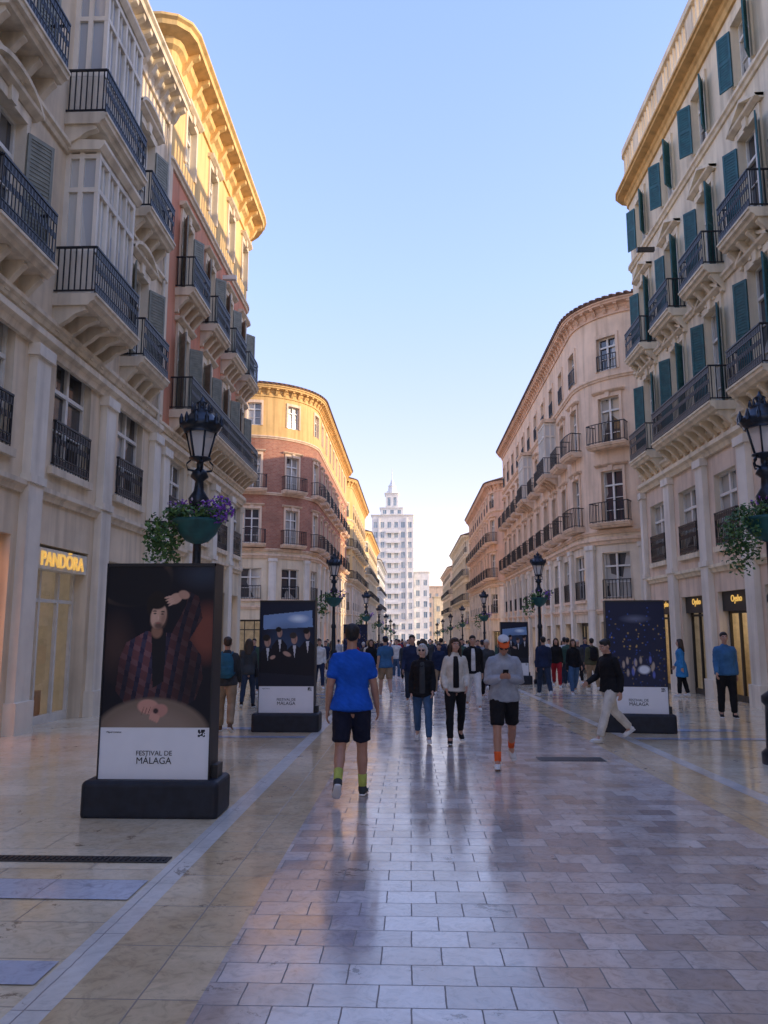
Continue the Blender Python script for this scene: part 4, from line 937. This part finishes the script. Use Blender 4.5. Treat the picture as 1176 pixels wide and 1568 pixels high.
person('woman_in_dark_coat',-3.95,19.0,5,1.66,legs=((-12,25,25),(14,5,0)),top='c_dgrey',bottom='c_jeansd',shoes='c_black',tk='jacket',bk='jeans',hair='hair_br',hs='long',fem=True,extra='bag')
person('man_in_blue_shirt',-.71,22.3,10,1.75,legs=((14,5,0),(-14,25,25)),top='c_denim',bottom='c_khaki',tk='tshirt',bk='shorts',extra='cap',fat=1.12)
person('man_in_white_shirt',-3.15,27,190,1.7,top='c_white',bottom='c_navy',tk='shirt',hair='hair_b')
person('man_in_black_and_white',1.5,18.8,180,1.76,top='c_black',bottom='c_white',tk='jacket',hair='hair_b',inner='c_white')
person('woman_in_blue_coat',8.0,23.4,60,1.66,legs=((6,3,0),(-6,8,5)),top='c_bcoat',bottom='c_black',tk='coat',hair='hair_br',hs='long',fem=True)
person('man_in_denim_jacket',6.75,17.0,170,1.78,legs=((4,3,0),(-4,5,3)),top='c_denim',bottom='c_black',shoes='c_black',tk='jacket',hair='hair_b',fat=1.1)
base=[]
specs=[dict(top='c_navy',bottom='c_jeansd',tk='jacket'),dict(top='c_black',bottom='c_jeans',tk='jacket',fem=True,hs='long',hair='hair_br',extra='bag'),dict(top='c_white',bottom='c_jeans',tk='tshirt'),
 dict(top='c_black',bottom='c_red',tk='jacket',fem=True,hs='long'),dict(top='c_cream',bottom='c_jeansd',tk='coat',fem=True,hs='bob',hair='hair_bl'),dict(top='c_olive',bottom='c_khaki',tk='hoodie',extra='backpack_b'),
 dict(top='c_dgrey',bottom='c_black',tk='coat',hair='hair_g'),dict(top='c_red',bottom='c_jeansd',tk='hoodie'),dict(top='c_grn',bottom='c_jeansd',tk='puffer',fem=True,hs='bun'),dict(top='c_grey',bottom='c_navy',tk='shirt',extra='cap'),dict(top='c_navy',bottom='c_khaki',tk='puffer',hair='hair_br')]
fixed=[(3.95,23.3,5,0),(5.2,28,170,3),(5.05,24.4,185,1),(6.0,26,10,5),(5.6,28.5,0,2),(6.6,31,175,6),(.3,27,0,10),(-.2,31,180,6),(.9,24.5,175,10),(1.9,29,180,8),(2.4,26,2,9),(-1.6,30,0,4),(-4.6,24,185,8),
 (.05,19.8,180,0),(2.1,21.5,178,6),(-1.3,26,182,1),(1.2,30.5,0,0),(4.3,31,180,8),(3.3,27.5,5,6),(-.6,34,180,2),(.6,35,0,1),(2.9,33.5,180,10)]
W=[((18,5,0),(-16,24,28)),((-16,24,28),(18,5,0)),((8,3,0),(-8,14,12))]
for i,s in enumerate(specs):
    f=[q for q in fixed if q[3]==i]
    q=f[0] if f else (random.uniform(-3,5),random.uniform(36,50),random.choice([0,180]),i)
    if f: fixed.remove(q)
    lg=W[i%3]; e=person('pedestrian',q[0],q[1],q[2]+random.uniform(-10,10),random.uniform(1.6,1.76),legs=lg,arms=((lg[1][0]*.8,8,18,0),(lg[0][0]*.8,8,18,0)),**s); base.append(e)
def clone(e,x,y,h):
    n=bpy.data.objects.new('pedestrian',None); sc.collection.objects.link(n); s=random.uniform(.94,1.05); n.scale=(s,s,s); n.location=(x,y,G(y)-e['low']*s+.008); n.rotation_euler=(0,0,rad(h))
    for c in e.children: o=bpy.data.objects.new(c.name.split('.')[0],c.data); sc.collection.objects.link(o); o.parent=n
for q in fixed: clone(base[q[3]],q[0],q[1],q[2])
placed=[(p_[0],p_[1]) for p_ in fixed]
wt=[3,3,2,1,2,2,3,.5,2,2,3]
for i in range(150):
    y=26+95*random.random()**1.25; x=random.uniform(-6.2,7.8)
    if y<34 and -1.5<x<4: y+=10
    if any((x-a)**2+(y-b_)**2<.5 for a,b_ in placed): continue
    if abs(x+3)<.6 or abs(x-5.05)<.6 : continue
    placed.append((x,y)); clone(random.choices(base,wt)[0],x,y,random.choice([0,180])+random.uniform(-18,18))

# ------------------------------------------------------------------ light, sky, camera
EL=rad(14); PH=rad(8)
w=bpy.data.worlds.new('World'); sc.world=w; w.use_nodes=True; t=w.node_tree; bg=t.nodes['Background']
sky=nd(t,'ShaderNodeTexSky',sky_type='NISHITA'); sky.sun_disc=False; sky.sun_elevation=EL; sky.sun_rotation=rad(98); sky.air_density=1.0; sky.dust_density=.6; sky.ozone_density=1.2
gm=nd(t,'ShaderNodeGamma'); gm.inputs['Gamma'].default_value=.55; L(t,sky.outputs[0],gm.inputs['Color'])
tc=nd(t,'ShaderNodeTexCoord'); sx=nd(t,'ShaderNodeSeparateXYZ'); L(t,tc.outputs['Generated'],sx.inputs[0])
gr=ramp(t,sx.outputs[2],[(0.0,(.70,.52,.50)),(.16,(.60,.52,.62)),(.42,(.53,.56,.80)),(.8,(.46,.54,.92))])
tn=nd(t,'ShaderNodeMixRGB',blend_type='MULTIPLY'); tn.inputs['Fac'].default_value=1; tn.use_clamp=False; L(t,gm.outputs[0],tn.inputs['Color1']); L(t,gr,tn.inputs['Color2'])
vs_=nd(t,'ShaderNodeVectorMath',operation='SCALE'); L(t,tn.outputs['Color'],vs_.inputs[0]); vs_.inputs['Scale'].default_value=6.9
L(t,vs_.outputs[0],bg.inputs['Color']); bg.inputs['Strength'].default_value=.15
sd=bpy.data.lights.new('sun','SUN'); sd.energy=5; sd.angle=rad(.5); sd.color=(1,.80,.56); so=bpy.data.objects.new('sun',sd); sc.collection.objects.link(so)
so.rotation_euler=Vector((math.cos(EL)*math.cos(PH),-math.cos(EL)*math.sin(PH),math.sin(EL))).to_track_quat('Z','Y').to_euler(); so.location=(30,-5,40)
cam=bpy.data.cameras.new('camera'); co=bpy.data.objects.new('camera',cam); sc.collection.objects.link(co); sc.camera=co
cam.sensor_fit='VERTICAL'; cam.sensor_height=36; cam.lens=27.0; cam.clip_end=4000; cam.clip_start=.05
co.location=(0,0,1.6); co.rotation_euler=(rad(90+8.55),0,rad(1.92))
sc.view_settings.view_transform='Standard'; sc.view_settings.look='None'; sc.view_settings.exposure=0
